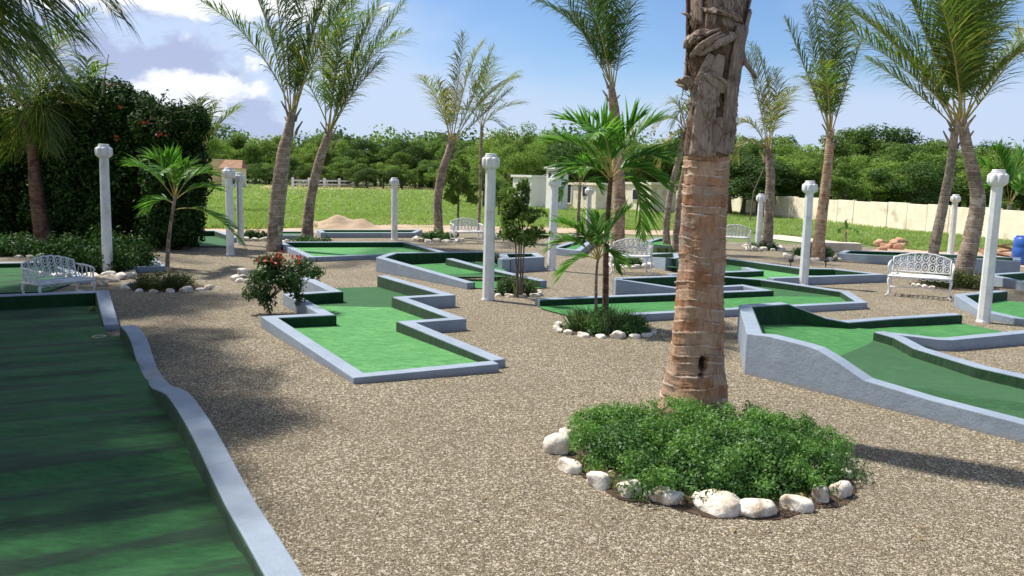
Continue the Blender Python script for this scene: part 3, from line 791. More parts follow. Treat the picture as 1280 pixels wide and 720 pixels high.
def trunk(rt, pts, rad, mat='bark', n=18, step=.05, ring=.012, seed=1, lump=.03, name='trunk'):
    """pts world control points with radii; ringed tube with uv (around, metres)"""
    r = random.Random(seed); Ls = [0]
    for a, b in zip(pts, pts[1:]): Ls.append(Ls[-1] + (b - a).length)
    tot = Ls[-1]; m = max(4, int(tot / step))
    ph = [r.uniform(0, 6.28) for _ in range(6)]
    def catmull(s):
        i = 0
        while i < len(Ls) - 2 and s > Ls[i + 1]: i += 1
        t = (s - Ls[i]) / (Ls[i + 1] - Ls[i]); t = min(1, max(0, t))
        p0 = pts[max(0, i - 1)]; p1 = pts[i]; p2 = pts[i + 1]; p3 = pts[min(len(pts) - 1, i + 2)]
        q = (p1 * 2 + (p2 - p0) * t + (p0 * 2 - p1 * 5 + p2 * 4 - p3) * t * t + (p1 * 3 - p0 - p2 * 3 + p3) * t ** 3) * .5
        return q, rad[i] + (rad[i + 1] - rad[i]) * (t * t * (3 - 2 * t))
    V = []; off = rt.location
    spacing = .115
    for i in range(m + 1):
        s = tot * i / m; c, R0 = catmull(s)
        for j in range(n):
            a = 2 * math.pi * j / n
            u = s / spacing + .35 * math.sin(a + ph[0]) + .25 * math.sin(2 * a + ph[1] + s)
            saw = (u % 1.0)
            rr = R0 * (1 + lump * math.sin(3 * a + ph[2] + s * 2.3) + lump * math.sin(2 * a - s * 1.7 + ph[3]) + r.uniform(-.018, .018)) + ring * (saw - .5) * (R0 / .16)
            V.append((c.x + rr * math.cos(a) - off[0], c.y + rr * math.sin(a) - off[1], c.z - off[2]))
    mb = MB(); mb.v = V
    for i in range(m):
        for j in range(n):
            mb.face([i * n + j, i * n + (j + 1) % n, (i + 1) * n + (j + 1) % n, (i + 1) * n + j])
    mb.face([m * n + j for j in range(n)])
    me = mb.mesh(name, M[mat], True)
    uvl = me.uv_layers.new(name='uv')
    k = 0
    for i in range(m):
        for j in range(n):
            for (ii, jj) in ((i, j), (i, j + 1), (i + 1, j + 1), (i + 1, j)):
                uvl.data[k].uv = (jj / n, tot * ii / m); k += 1
    for p in range(n): uvl.data[k].uv = (0, 0); k += 1
    return link(name, me, rt)
def boots(rt, c, rr, n, mat='bark', seed=0, length=.35, spread=.5):
    """stubs of cut leaf stalks round the top of a trunk"""
    r = random.Random(seed); off = rt.location
    for i in range(n):
        a = i * 2.4 + r.uniform(-.2, .2); z = -.6 + .6 * i / n
        mb = MB(); dx, dy = math.cos(a), math.sin(a)
        p = c + Vector((dx * rr * .8, dy * rr * .8, z))
        mb.tube([p, p + Vector((dx * .05, dy * .05, length * .4)), p + Vector((dx * spread * length, dy * spread * length, length * r.uniform(.8, 1.1)))], [rr * .38, rr * .3, rr * .16], 6)
        link('leaf_stub', mb.mesh('leaf_stub', M[mat], off=off), rt)
PG = 'coconut palms planted in the yard'
def palm(base, tr, fr, label, mat='bark', fmat='frond', ll=.62, droop=.75, cat='palm tree', extra=4, seed=0, n=56, lw=.034, wind=1., sr=.022, nb=5, group=PG, name='palm_tree', Y=None, scale_dy=1., ring=.012, bareb=.16, step=.05):
    b = G(*base) if Y is None else D(base[0], base[1], Y)
    Yb = b.y; k = mpp(Yb); r = random.Random(seed)
    rt = root(name, b, label, cat, group)
    pts = [b - Vector((0, 0, .05))] + [D(x, y, Yb) for x, y, w in tr[1:]]
    rad = [w * k / 2 * .9 for x, y, w in tr]
    trunk(rt, pts, rad, mat, seed=seed, ring=ring, step=step)
    c = pts[-1]
    if nb: boots(rt, c, rad[-1] * 1.15, nb, 'bark' if mat != 'bark_dark' else mat, seed, .25 + 6 * k)
    for i, f in enumerate(fr):
        pp = [D(f[2 * j], f[2 * j + 1], Yb) for j in range(len(f) // 2)]
        dy = (f[-1] if len(f) % 2 else r.uniform(-.5, .5)) * scale_dy
        pp = [q + Vector((0, dy * (j / (len(pp) - 1)) ** 1.3, 0)) for j, q in enumerate(pp)]
        ln = sum((b_ - a_).length for a_, b_ in zip(pp, pp[1:]))
        frond(rt, pp, max(18, int(n * min(1.3, ln / 3.0))), ll, lw, droop, bareb, fmat, 'stem', sr, seed=seed * 50 + i, wind=wind)
    Lr = 2.6 * (ll / .62)
    for i in range(extra):
        a = R(90 + (i - (extra - 1) / 2) * 50 + r.uniform(-15, 15)) if i % 2 else R(-90 + (i - (extra - 1) / 2) * 50 + r.uniform(-15, 15))
        h = Vector((math.cos(a), math.sin(a), 0))
        P = [c, c + h * Lr * .28 + Vector((0, 0, Lr * .62)), c + h * Lr * .85 + Vector((.2 * Lr * .5, 0, Lr * .78))]
        frond(rt, P, n, ll, lw, droop, bareb, fmat, 'stem', sr, seed=seed * 50 + 30 + i, wind=wind)
    return rt, c, Yb

palm((342, 314), [(342, 314, 22), (344, 285, 21), (349, 240, 21), (355, 190, 19), (362, 158, 13), (365, 140, 10)],
     [(364, 150, 360, 60, 352, -70), (366, 150, 385, 70, 416, -60), (366, 155, 372, 40, 385, -90), (360, 150, 346, 50, 318, -10),
      (368, 145, 398, 20, 470, -30), (366, 150, 380, 30, 440, -60), (363, 150, 350, 20, 340, -90)],
     'tall palm leaning right behind the red flowered shrub, nearer of two', ll=.75, seed=11, extra=3, n=60)
palm((384, 302), [(384, 302, 18), (385, 275, 15), (389, 245, 14), (399, 203, 13), (408, 175, 11), (412, 164, 8)],
     [(411, 168, 452, 80, 508, 0), (411, 168, 432, 90, 462, 22), (408, 168, 404, 90, 398, 30), (412, 165, 438, 100, 492, -30),
      (409, 168, 425, 70, 432, -20), (411, 170, 440, 110, 478, 78), (410, 168, 420, 60, 455, -20)],
     'curved palm before the meadow, farther of the two leaning right', seed=12, ll=.85, extra=3, n=64)
palm((549, 298), [(549, 298, 19), (548, 280, 13), (547, 250, 12), (553, 215, 12), (561, 190, 10), (564, 176, 8)],
     [(563, 180, 572, 110, 580, 40, 0), (565, 180, 592, 125, 618, 58), (566, 180, 602, 110, 650, 95), (562, 180, 556, 130, 545, 98), (565, 180, 582, 80, 604, 50), (565, 180, 608, 140, 640, 112)],
     'bent palm beside the meadow bench with brushy upright fronds', fmat='frond_yellow', ll=.6, seed=13, extra=2, n=52)
palm((598, 290), [(598, 290, 5), (600, 240, 4.5), (601, 200, 4), (602, 158, 4)],
     [(602, 160, 598, 120, 586, 88), (602, 160, 605, 110, 612, 70), (602, 160, 620, 110, 648, 90), (602, 160, 618, 130, 656, 128), (602, 160, 592, 130, 572, 140), (602, 160, 610, 140, 628, 160)],
     'slim straight palm with a small tufted head, right of the bent palm', mat='bark_grey', ll=.7, seed=14, extra=1, nb=0, n=40, sr=.015)
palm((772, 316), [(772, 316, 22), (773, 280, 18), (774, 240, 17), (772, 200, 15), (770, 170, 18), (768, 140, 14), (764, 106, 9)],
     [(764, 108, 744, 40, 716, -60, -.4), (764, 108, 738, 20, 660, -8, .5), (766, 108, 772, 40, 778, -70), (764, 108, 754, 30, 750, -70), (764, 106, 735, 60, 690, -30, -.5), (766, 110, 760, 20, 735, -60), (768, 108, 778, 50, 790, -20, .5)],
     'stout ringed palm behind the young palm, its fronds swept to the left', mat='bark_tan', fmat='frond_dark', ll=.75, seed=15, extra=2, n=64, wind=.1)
palm((834, 314), [(834, 314, 13), (833, 285, 9), (838, 240, 8), (848, 200, 8), (858, 165, 7)],
     [(858, 165, 840, 130, 815, 165), (858, 165, 850, 120, 836, 130), (858, 165, 880, 100, 900, 60), (858, 165, 835, 160, 822, 215)],
     'brown thin palm trunk just left of the big trunk, left one of twins', seed=16, ll=.5, extra=1, fmat='frond_yellow', n=36)
palm((846, 314), [(846, 314, 13), (846, 285, 10), (850, 245, 9), (859, 200, 8), (868, 160, 7)],
     [(868, 160, 890, 110, 920, 120), (868, 160, 860, 110, 842, 160), (868, 160, 885, 90, 935, 70), (868, 160, 855, 150, 845, 190)],
     'brown thin palm trunk just left of the big trunk, right one of twins', seed=17, ll=.5, extra=1, fmat='frond_dark', n=36)
palm((958, 312), [(958, 312, 17), (960, 290, 14), (962, 250, 13), (963, 215, 12), (960, 185, 8)],
     [(960, 188, 955, 120, 934, 55), (960, 188, 970, 120, 948, 60), (960, 188, 935, 130, 912, 168), (960, 188, 978, 130, 962, 88), (960, 188, 945, 90, 920, 50), (960, 188, 925, 160, 922, 200)],
     'short fronded palm just right of the big trunk, before the cream wall', fmat='frond_yellow', mat='bark_grey', seed=18, ll=.55, extra=1, n=48, wind=-.2)
palm((1022, 325), [(1022, 325, 20), (1025, 290, 15), (1031, 240, 14), (1036, 195, 12), (1038, 165, 8)],
     [(1037, 168, 1010, 90, 983, 20), (1037, 168, 1028, 80, 1018, -20), (1038, 168, 1042, 70, 1050, -30), (1039, 168, 1056, 110, 1078, 50), (1038, 168, 1034, 60, 1030, -50), (1038, 168, 1052, 80, 1068, -10), (1037, 168, 1020, 100, 1004, 10)],
     'upright palm with a spiky narrow crown, behind the white post at the thin hole', mat='bark_tan', seed=19, ll=.55, extra=2, n=62, wind=0)
palm((1163, 338), [(1163, 338, 17), (1168, 310, 14), (1178, 260, 13), (1188, 210, 12), (1194, 160, 10)],
     [(1194, 160, 1170, 60, 1095, 0), (1194, 160, 1190, 60, 1180, -50), (1194, 160, 1160, 90, 1098, 30), (1194, 160, 1150, 110, 1090, 70), (1196, 160, 1210, 60, 1230, -40)],
     'grey ringed palm leaning right behind the near bench', mat='bark_grey', seed=20, ll=.7, extra=2, n=60, wind=.1, fmat='frond')
rt, c, Yk = palm((1200, 356), [(1200, 356, 30), (1207, 330, 24), (1216, 290, 22), (1222, 250, 20), (1216, 215, 18), (1208, 180, 15), (1203, 150, 11)],
     [(1198, 150, 1150, 100, 1030, 30, -.6), (1202, 150, 1170, 60, 1130, -50, .4), (1203, 150, 1195, 50, 1190, -90), (1205, 150, 1210, 50, 1218, -80), (1206, 150, 1235, 70, 1262, -60),
      (1207, 150, 1240, 60, 1300, 60, -.5), (1203, 150, 1200, 40, 1240, -60, .6), (1206, 152, 1262, 90, 1310, 20, .5), (1200, 150, 1190, 60, 1165, -40, -.6), (1200, 150, 1150, 60, 1075, 0, .8)],
     'largest full crowned palm with gouged trunk beside the largest post', seed=21, ll=.8, extra=3, n=70, wind=.1, nb=8, lw=.036)
# shaded palm in the hedge at the left
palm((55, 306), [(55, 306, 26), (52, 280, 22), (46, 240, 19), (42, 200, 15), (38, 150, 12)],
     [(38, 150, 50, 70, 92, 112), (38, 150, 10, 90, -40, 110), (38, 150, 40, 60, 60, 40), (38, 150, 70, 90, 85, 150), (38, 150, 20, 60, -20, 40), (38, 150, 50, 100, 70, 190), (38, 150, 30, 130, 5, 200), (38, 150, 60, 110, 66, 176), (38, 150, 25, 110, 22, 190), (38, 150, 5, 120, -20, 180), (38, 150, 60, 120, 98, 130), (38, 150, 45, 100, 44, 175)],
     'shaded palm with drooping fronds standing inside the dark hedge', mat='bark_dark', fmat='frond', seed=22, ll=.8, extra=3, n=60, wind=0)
palm((256, 262), [(256, 262, 5), (255, 225, 4), (255, 178, 4)],
     [(255, 180, 252, 150, 242, 124), (255, 180, 262, 150, 268, 128), (255, 180, 272, 150, 296, 134), (255, 180, 262, 160, 280, 160), (255, 180, 244, 165, 236, 150)],
     'small far palm rising over the trees right of the hedge', mat='bark_grey', seed=23, ll=1.1, extra=0, nb=0, n=34, lw=.07, sr=.05, step=.2)
palm((112, 262), [(112, 262, 6), (110, 180, 5), (110, 112, 5)],
     [(110, 112, 100, 90, 84, 82), (110, 112, 108, 85, 104, 72), (110, 112, 122, 90, 130, 84), (110, 112, 90, 100, 76, 100), (110, 112, 128, 100, 140, 104)],
     'tufted palm head poking out above the hedge top', mat='bark_grey', seed=24, ll=.8, extra=0, nb=0, n=30, lw=.06, sr=.04, step=.2)
# out of frame at the left: its fronds hang into the picture, its crown shades the long hole
def side_palm(x, y, h, label, tips, seed, lean=(.3, .2), mat='bark_grey'):
    b = Vector((x, y, 0)); rt = root('palm_tree', b, label, 'palm tree', PG)
    c = Vector((x + lean[0], y + lean[1], h))
    trunk(rt, [b - Vector((0, 0, .05)), b + Vector((lean[0] * .2, lean[1] * .2, h * .35)), b + Vector((lean[0] * .6, lean[1] * .6, h * .7)), c], [.24, .17, .15, .12], mat, seed=seed)
    r = random.Random(seed)
    for i, tp in enumerate(tips):
        tp = Vector(tp); m = c.lerp(tp, .5) + Vector((0, 0, .9 + .2 * (tp - c).length * .5))
        frond(rt, [c, m, tp], 74, .95, .040, .9, .14, 'frond', 'stem', .028, seed=seed * 40 + i, wind=.4)
    boots(rt, c, .15, 6, 'bark', seed, .4)
def ring_tips(x, y, h, rr, n, z=0., seed=0, ph=0.):
    r = random.Random(seed)
    return [(x + rr * r.uniform(.8, 1.1) * math.cos(ph + 6.283 * i / n), y + rr * r.uniform(.8, 1.1) * math.sin(ph + 6.283 * i / n), h + z + r.uniform(-.5, .9)) for i in range(n)]
sidetips = [D(148, 22, 9.5), D(96, 48, 9.8), D(40, 78, 10.), D(2, 60, 9.), D(120, -20, 9.), D(20, 110, 10.5), D(60, 30, 9.2), D(-20, 95, 9.6), D(75, 100, 10.6)]
side_palm(-8.6, 9.5, 5.2, 'tall palm at the left edge whose fronds hang into the sky', [tuple(p) for p in sidetips] + ring_tips(-8.4, 9.5, 5.2, 3.2, 10, .3, 4, 1.0), 31)
# young palms with broad arching leaves
def young(base, tr, fr, label, seed, ll=.42, lw=.055, n=26, extra=2, mat='bark_grey', sr=.012, droop=.35, Lr=1.4, fmat='fan', Y=None, name='young_palm'):
    b = G(*base) if Y is None else D(base[0], base[1], Y); Yb = b.y; k = mpp(Yb); r = random.Random(seed)
    rt = root(name, b, label, 'palm', 'young palms with broad arching leaves')
    pts = [b - Vector((0, 0, .03))] + [D(x, y, Yb) for x, y, w in tr[1:]]
    trunk(rt, pts, [w * k / 2 for x, y, w in tr], mat, 12, seed=seed, ring=.004, lump=.01)
    for i, f in enumerate(fr):
        pp = [D(f[2 * j], f[2 * j + 1], Yb) for j in range(len(f) // 2)]; dy = r.uniform(-.45, .45)
        pp = [q + Vector((0, dy * (j / (len(pp) - 1)), 0)) for j, q in enumerate(pp)]
        frond(rt, pp, n, ll, lw * .8, droop * 1.3, .22, fmat, 'stem', sr, out=.8, fwd=.9, vee=.45, wind=.1, seed=seed * 31 + i)
    c = pts[-1]
    for i in range(extra):
        a = R((-90, 90, -60, 120)[i % 4] + r.uniform(-20, 20)); h = Vector((math.cos(a), math.sin(a), 0))
        frond(rt, [c, c + h * Lr * .3 + Vector((0, 0, Lr * .6)), c + h * Lr * .9 + Vector((0, 0, Lr * .35))], n, ll, lw, droop, .22, fmat, 'stem', sr, vee=.45, wind=.1, seed=seed * 31 + 20 + i)
    return rt
young((209, 334), [(209, 334, 6), (210, 310, 5), (214, 275, 4), (219, 246, 4)],
      [(219, 250, 190, 205, 166, 208), (219, 250, 205, 190, 190, 200), (219, 250, 222, 200, 214, 196), (219, 250, 235, 205, 262, 220), (219, 250, 245, 225, 272, 238), (219, 262, 262, 250, 304, 312), (218, 256, 200, 240, 186, 262), (219, 250, 225, 215, 240, 208)],
      'slim young palm in front of the hedge, one leaf hanging to the right', 41, ll=.55, lw=.05, n=30, extra=2)
young((757, 404), [(757, 404, 9), (757, 360, 8), (758, 300, 7), (762, 240, 6), (764, 222, 5)],
      [(764, 225, 735, 165, 680, 178), (764, 225, 740, 150, 700, 152), (764, 225, 765, 170, 742, 150), (764, 225, 775, 165, 800, 148), (764, 225, 790, 160, 828, 150), (764, 225, 800, 180, 832, 200), (764, 228, 805, 200, 806, 300), (764, 228, 735, 190, 700, 222), (764, 225, 785, 190, 832, 235)],
      'young palm with a bushy head in the stone ringed bed, left of the big trunk', 42, ll=.62, lw=.055, n=34, extra=2, mat='bark_dark', Lr=1.5)
young((746, 406), [(746, 406, 4), (745, 370, 4), (746, 335, 3), (748, 322, 3)],
      [(748, 325, 730, 280, 692, 276), (748, 325, 725, 310, 698, 352), (748, 325, 742, 285, 725, 300), (748, 325, 760, 280, 786, 262), (748, 325, 765, 300, 772, 338), (748, 325, 745, 290, 752, 272), (748, 325, 715, 285, 686, 312)],
      'low second palm shoot sharing the bed of the bushy young palm', 43, ll=.42, lw=.045, n=26, extra=1, Lr=.8)
young((722, 304), [(722, 304, 4), (723, 270, 4), (725, 232, 4)],
      [(725, 235, 710, 205, 702, 226), (725, 235, 722, 205, 708, 206), (725, 235, 735, 200, 752, 215), (725, 235, 742, 215, 750, 240), (725, 235, 728, 200, 736, 200), (725, 235, 705, 215, 700, 250)],
      'little palm between the two middle posts, before the white house', 44, ll=.6, lw=.08, n=22, extra=1, Lr=1.2)
young((1057, 306), [(1057, 306, 4), (1057, 298, 3), (1057, 290, 3)],
      [(1057, 291, 1050, 282, 1047, 290), (1057, 291, 1057, 280, 1056, 278), (1057, 291, 1064, 282, 1067, 292)],
      'tiny palm seedling at the end of the pale track', 45, ll=.25, lw=.06, n=12, extra=1, Lr=.4)
young((1262, 296), [(1262, 296, 6), (1262, 270, 5), (1262, 255, 5)],
      [(1262, 258, 1245, 200, 1222, 205), (1262, 258, 1255, 190, 1240, 186), (1262, 258, 1270, 190, 1282, 190), (1262, 258, 1285, 210, 1300, 215), (1262, 258, 1240, 225, 1225, 240), (1262, 258, 1280, 220, 1300, 250)],
      'feathery light green palm behind the cream wall at the right', 46, ll=1.1, lw=.10, n=34, extra=1, Lr=2.5)

# ------------------------------------------------------------------ the big palm
def big_palm():
    b = G(865, 527); Y = b.y; k = mpp(Y)
    rt = root('palm_tree', b, 'big foreground palm with ringed tan trunk and knot hole', 'palm tree', PG)
    ring = [(545, 820, 909), (527, 820, 908), (510, 821, 909), (497, 825, 909), (485, 829, 908), (472, 832, 907), (460, 834.5, 906), (435, 838, 905), (410, 840.5, 905), (385, 844, 904), (360, 846.5, 903),
            (330, 849.5, 905), (300, 850.5, 906), (255, 852.5, 908.5), (225, 854.5, 910), (196, 856.5, 911)]
    ys = np.array([q[0] for q in ring][::-1], float); ls = np.array([q[1] for q in ring][::-1]); rs = np.array([q[2] for q in ring][::-1])
    ztop = D(884, 196, Y).z; n = 72; m = 300
    # rings: irregular heights
    r = random.Random(5); zr = [-.06]
    while zr[-1] < ztop + .2: zr.append(zr[-1] + r.uniform(.055, .125))
    zr = np.array(zr)
    V = []; lip = []; pk = D(871, 448, Y); ph = [r.uniform(0, 6.28) for _ in range(12)]
    for i in range(m + 1):
        z = -.05 + (ztop + .05) * i / m
        # pixel row of this height on the trunk axis
        v = Vector((b.x, b.y, z)) - CAM; py = 360 - FPX * v.dot(_Y) / v.dot(_F)
        l_ = np.interp(py, ys, ls); r_ = np.interp(py, ys, rs)
        c = D((l_ + r_) / 2, py, Y); R0 = (r_ - l_) / 2 * k
        for j in range(n):
            a = 2 * math.pi * j / n
            zz_ = z + .012 * math.sin(a * 2 + ph[0] + 2.3 * z) + .008 * math.sin(a * 3 + ph[1] + 5 * z) + .004 * math.sin(a * 7 + ph[2] + 9 * z)
            q = int(np.searchsorted(zr, zz_)); q = max(1, min(len(zr) - 1, q))
            t = (zz_ - zr[q - 1]) / (zr[q] - zr[q - 1])
            prof = (.010 + .006 * math.sin(q * 3.7)) * max(0, (t - .5) / .5) ** 2 - .009 * math.exp(-(t / .07) ** 2) + .004 * math.sin(a * 5 + q * 2.1) * t
            nz = mnoise.noise(Vector((1.6 * math.cos(a), 1.6 * math.sin(a), q * 3.1))); nz2 = mnoise.noise(Vector((4 * math.cos(a), 4 * math.sin(a), z * 9)))
            prof *= max(.15, .75 + 1.6 * nz); prof += .006 * nz2 - .006 * max(0, mnoise.noise(Vector((9 * math.cos(a), 9 * math.sin(a), z * 2.5))) - .15)
            rr = R0 + prof + .004 * math.sin(9 * a + z * 11) + .007 * math.sin(4 * a - 5 * z + ph[4]) + r.uniform(-.0016, .0016)
            x = c.x + rr * math.cos(a); y = c.y + rr * math.sin(a)
            hole_ = 0
            if math.sin(a) < 0:                                   # knot hole facing the yard
                e = ((x - pk.x) / .035) ** 2 + ((z - pk.z) / .085) ** 2
                e2 = ((x - pk.x + .012) / .022) ** 2 + ((z - pk.z + .10) / .05) ** 2
                dd = max(0, 1 - min(e, e2 + .35))
                rr -= .07 * min(1, dd * 1.6); hole_ = min(1, dd * 2.2)
                x = c.x + rr * math.cos(a); y = c.y + rr * math.sin(a)
            V.append((x - b.x, y - b.y, z))
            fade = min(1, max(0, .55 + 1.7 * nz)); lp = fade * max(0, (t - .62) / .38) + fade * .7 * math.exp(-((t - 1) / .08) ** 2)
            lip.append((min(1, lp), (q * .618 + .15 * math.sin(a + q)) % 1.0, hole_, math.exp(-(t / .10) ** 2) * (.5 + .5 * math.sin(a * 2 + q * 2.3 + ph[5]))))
    F = np.array([[i * n + j, i * n + (j + 1) % n, (i + 1) * n + (j + 1) % n, (i + 1) * n + j] for i in range(m) for j in range(n)])
    mt, t, bs = newmat('big_palm_bark'); P = geopos(t)
    at = N(t, 'ShaderNodeAttribute'); at.attribute_name = 'bark'
    sp = N(t, 'ShaderNodeSeparateColor'); L(t, at.outputs['Color'], sp.inputs[0])
    mpn = N(t, 'ShaderNodeMapping'); mpn.inputs['Scale'].default_value = (1, 1, .35); L(t, P, mpn.inputs[0])
    f1 = MR(t, noise(t, 16, 8, .7, mpn.outputs[0], .5), .34, .66)
    f2 = MR(t, noise(t, 4.5, 6, .65, P), .36, .62)
    c = MIX(t, f1, (.27, .11, .045), (.52, .26, .13))
    c = MIX(t, MR(t, sp.outputs[1], .45, .75), c, MIX(t, f1, (.36, .20, .11), (.60, .41, .27)))
    c = MIX(t, MA(t, 'MULTIPLY', f2, .55), c, (.44, .33, .25))
    sc1 = MA(t, 'MULTIPLY', MR(t, sp.outputs[0], .35, .85), MR(t, noise(t, 9, 6, .7, P), .30, .52))
    c = MIX(t, MA(t, 'MULTIPLY', sc1, .85), c, (.68, .56, .45))
    c = MIX(t, MA(t, 'MULTIPLY', sp.outputs['Blue'] if False else MR(t, at.outputs['Alpha'], .3, 1.), .75), c, (.10, .05, .03))  # shadow line under each ring lip, painted dark into the groove
    mpv = N(t, 'ShaderNodeMapping'); mpv.inputs['Scale'].default_value = (1, 1, .16); L(t, P, mpv.inputs[0])
    c = MIX(t, MA(t, 'MULTIPLY', MR(t, noise(t, 34, 8, .7, mpv.outputs[0], .3), .50, .66), .5), c, (.17, .085, .045))
    c = MIX(t, MA(t, 'MULTIPLY', MR(t, noise(t, 2.3, 6, .7, P, .8), .52, .66), .6), c, (.36, .31, .26))
    crk = MR(t, noise(t, 26, 8, .75, P), .58, .70)
    c = MIX(t, MA(t, 'MULTIPLY', crk, .6), c, (.13, .075, .05))
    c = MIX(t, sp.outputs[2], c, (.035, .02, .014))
    L(t, c, bs.inputs['Base Color']); bs.inputs['Roughness'].default_value = .8; bs.inputs['Specular IOR Level'].default_value = .25
    mp3 = N(t, 'ShaderNodeMapping'); mp3.inputs['Scale'].default_value = (1.6, 1.6, .4); L(t, P, mp3.inputs[0])
    bump(t, bs, MA(t, 'ADD', noise(t, 60, 8, .75, mp3.outputs[0]), MA(t, 'MULTIPLY', noise(t, 14, 6, .7, P), 1.2)), .75, .014)
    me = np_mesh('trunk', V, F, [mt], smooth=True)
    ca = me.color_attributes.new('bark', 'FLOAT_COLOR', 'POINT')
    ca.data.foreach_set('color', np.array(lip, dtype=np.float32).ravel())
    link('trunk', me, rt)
    # fibrous upper trunk under old leaf bases
    c0 = D(884, 196, Y); c1 = D(897, 0, Y); c2 = D(905, -150, Y); c3 = c2 + Vector((.45, .3, 4.6))
    mt2, t, bs = newmat('leaf_base_fibre'); P = geopos(t); oi = N(t, 'ShaderNodeObjectInfo')
    mpn = N(t, 'ShaderNodeMapping'); mpn.inputs['Scale'].default_value = (1, 1, .12); L(t, P, mpn.inputs[0])
    f1 = MR(t, noise(t, 48, 8, .7, mpn.outputs[0], .6), .33, .66)
    c = MIX(t, f1, (.20, .135, .10), (.44, .345, .285))
    c = MIX(t, MR(t, oi.outputs['Random'], 0, 1, 0, .7, False), c, (.50, .41, .35))
    c = MIX(t, MA(t, 'MULTIPLY', MR(t, noise(t, 7, 6, .65, P), .5, .66), .75), c, (.15, .085, .06))
    L(t, c, bs.inputs['Base Color']); bs.inputs['Roughness'].default_value = .85; bs.inputs['Specular IOR Level'].default_value = .2
    bump(t, bs, f1, .8, .012); M['boot'] = mt2
    mb = MB(); nn = 28; mm = 60
    for i in range(mm + 1):
        t_ = i / mm; p = c0.lerp(c1, min(1, t_ * 2)) if t_ < .5 else c1.lerp(c2, (t_ - .5) * 2)
        R0 = (25.5 + 4 * min(1, t_ * 2) + 2.5 * math.sin(t_ * 21)) * k
        for j in range(nn):
            a = 2 * math.pi * j / nn
            rr = R0 * (1 + .05 * math.sin(3 * a + t_ * 17) + .04 * math.sin(5 * a - t_ * 31) + r.uniform(-.02, .02))
            mb.v.append((p.x + rr * math.cos(a) - b.x, p.y + rr * math.sin(a) - b.y, p.z - .02))
    for i in range(mm):
        for j in range(nn): mb.face([i * nn + j, i * nn + (j + 1) % nn, (i + 1) * nn + (j + 1) % nn, (i + 1) * nn + j])
    mb.face([j for j in range(nn)][::-1]); mb.face([mm * nn + j for j in range(nn)])
    link('fibre_sheath', mb.mesh('fibre_sheath', M['fibre'], True), rt)
    def axis(py):
        return D(np.interp(py, [-150, 0, 60, 120, 196], [905, 897, 892, 887, 884]), py, Y)
    def boot(py0, py1, a0, a1, w0, w1, o0, o1, curl=.02, bend=0., th=.016):
        """leaf base hugging the trunk: py rows, azimuth (deg, -90 = to camera), half widths (rad), offsets"""
        g = MB(); ns, nu = 14, 8
        for s in range(ns + 1):
            q = s / ns; py = py0 + (py1 - py0) * q; p = axis(py)
            a = R(a0 + (a1 - a0) * q); w = (w0 + (w1 - w0) * q ** .8) * (1 - .25 * math.exp(-((1 - q) / .07) ** 2))
            o_ = o0 + (o1 - o0) * q ** 2 + bend * math.sin(q * 3.14)
            for u in range(nu + 1):
                uu = -1 + 2 * u / nu; aa = a + uu * w
                rr = (30 * k) + o_ + curl * uu * uu * q + .0035 * math.sin(u * 2.3 + s) + .003 * math.sin(s * 1.9 + u * 4)
                g.v.append((p.x + rr * math.cos(aa) - b.x, p.y + rr * math.sin(aa) - b.y, p.z + .010 * math.sin(uu * 5 + a0)))
        for s in range(ns):
            for u in range(nu):
                i = s * (nu + 1) + u; g.face([i, i + 1, i + nu + 2, i + nu + 1])
        o = link('leaf_base', g.mesh('leaf_base', M['boot'], True), rt)
        sm = o.modifiers.new('thick', 'SOLIDIFY'); sm.thickness = th; sm.offset = 0
        return o
    boot(197, 104, -116, -108, .58, .34, -.004, .022, .006)           # pale panel lower left
    boot(192, 150, -58, -66, .62, .50, .000, .024, .02)
    boot(168, 36, -56, -47, .33, .26, .012, .044, .012, .012, .026)   # long vertical blade on the right
    boot(150, 15, -30, -20, .30, .22, .010, .06, .012)
    boot(135, 74, -120, -96, .70, .30, .004, .026, .03)
    boot(118, 96, -62, -110, .5, .25, .010, .040, .03, .01, .02)
    boot(112, 100, -160, -172, .4, .5, .01, .06, .03)
    boot(74, 48, -138, -74, .26, .42, .024, .034, .03, .018, .045)    # curled collar
    boot(60, 44, -172, -110, .35, .4, .014, .036, .02, .014, .04)
    boot(70, -40, -116, -108, .20, .17, .000, .034, .012, 0, .022)
    boot(58, -40, -90, -84, .24, .30, -.006, .012, .02)
    boot(40, -60, -66, -66, .40, .40, .002, .02, .02)
    boot(30, 18, -50, -112, .2, .5, .03, .03, .02, .012, .03)
    boot(30, -80, -30, -22, .34, .26, .008, .09, .03)
    boot(35, -80, -150, -160, .34, .26, .008, .07, .03)
    boot(150, 60, 60, 60, .8, .6, .01, .04, .02); boot(100, -20, 150, 150, .7, .5, .01, .05, .02); boot(90, -20, 20, 15, .6, .4, .01, .07, .02)
    # torn fibre matting: crossing strands
    g = MB()
    for i in range(170):
        a0 = R(r.uniform(-190, 10)); py = r.uniform(-10, 185); da = r.uniform(-.5, .5); dp = r.uniform(10, 45)
        pts = []
        for q in np.linspace(0, 1, 6):
            p = axis(py - dp * q); a = a0 + da * q; rr = 30 * k + .012 + .02 * r.random() * (1 if i % 5 else 2.2)
            pts.append((p.x + rr * math.cos(a) - b.x, p.y + rr * math.sin(a) - b.y, p.z))
        g.tube(pts, [.0035, .003, .003, .0025, .002, .001], 4)
    link('fibre_matting', g.mesh('fibre_matting', M['fibre']), rt)
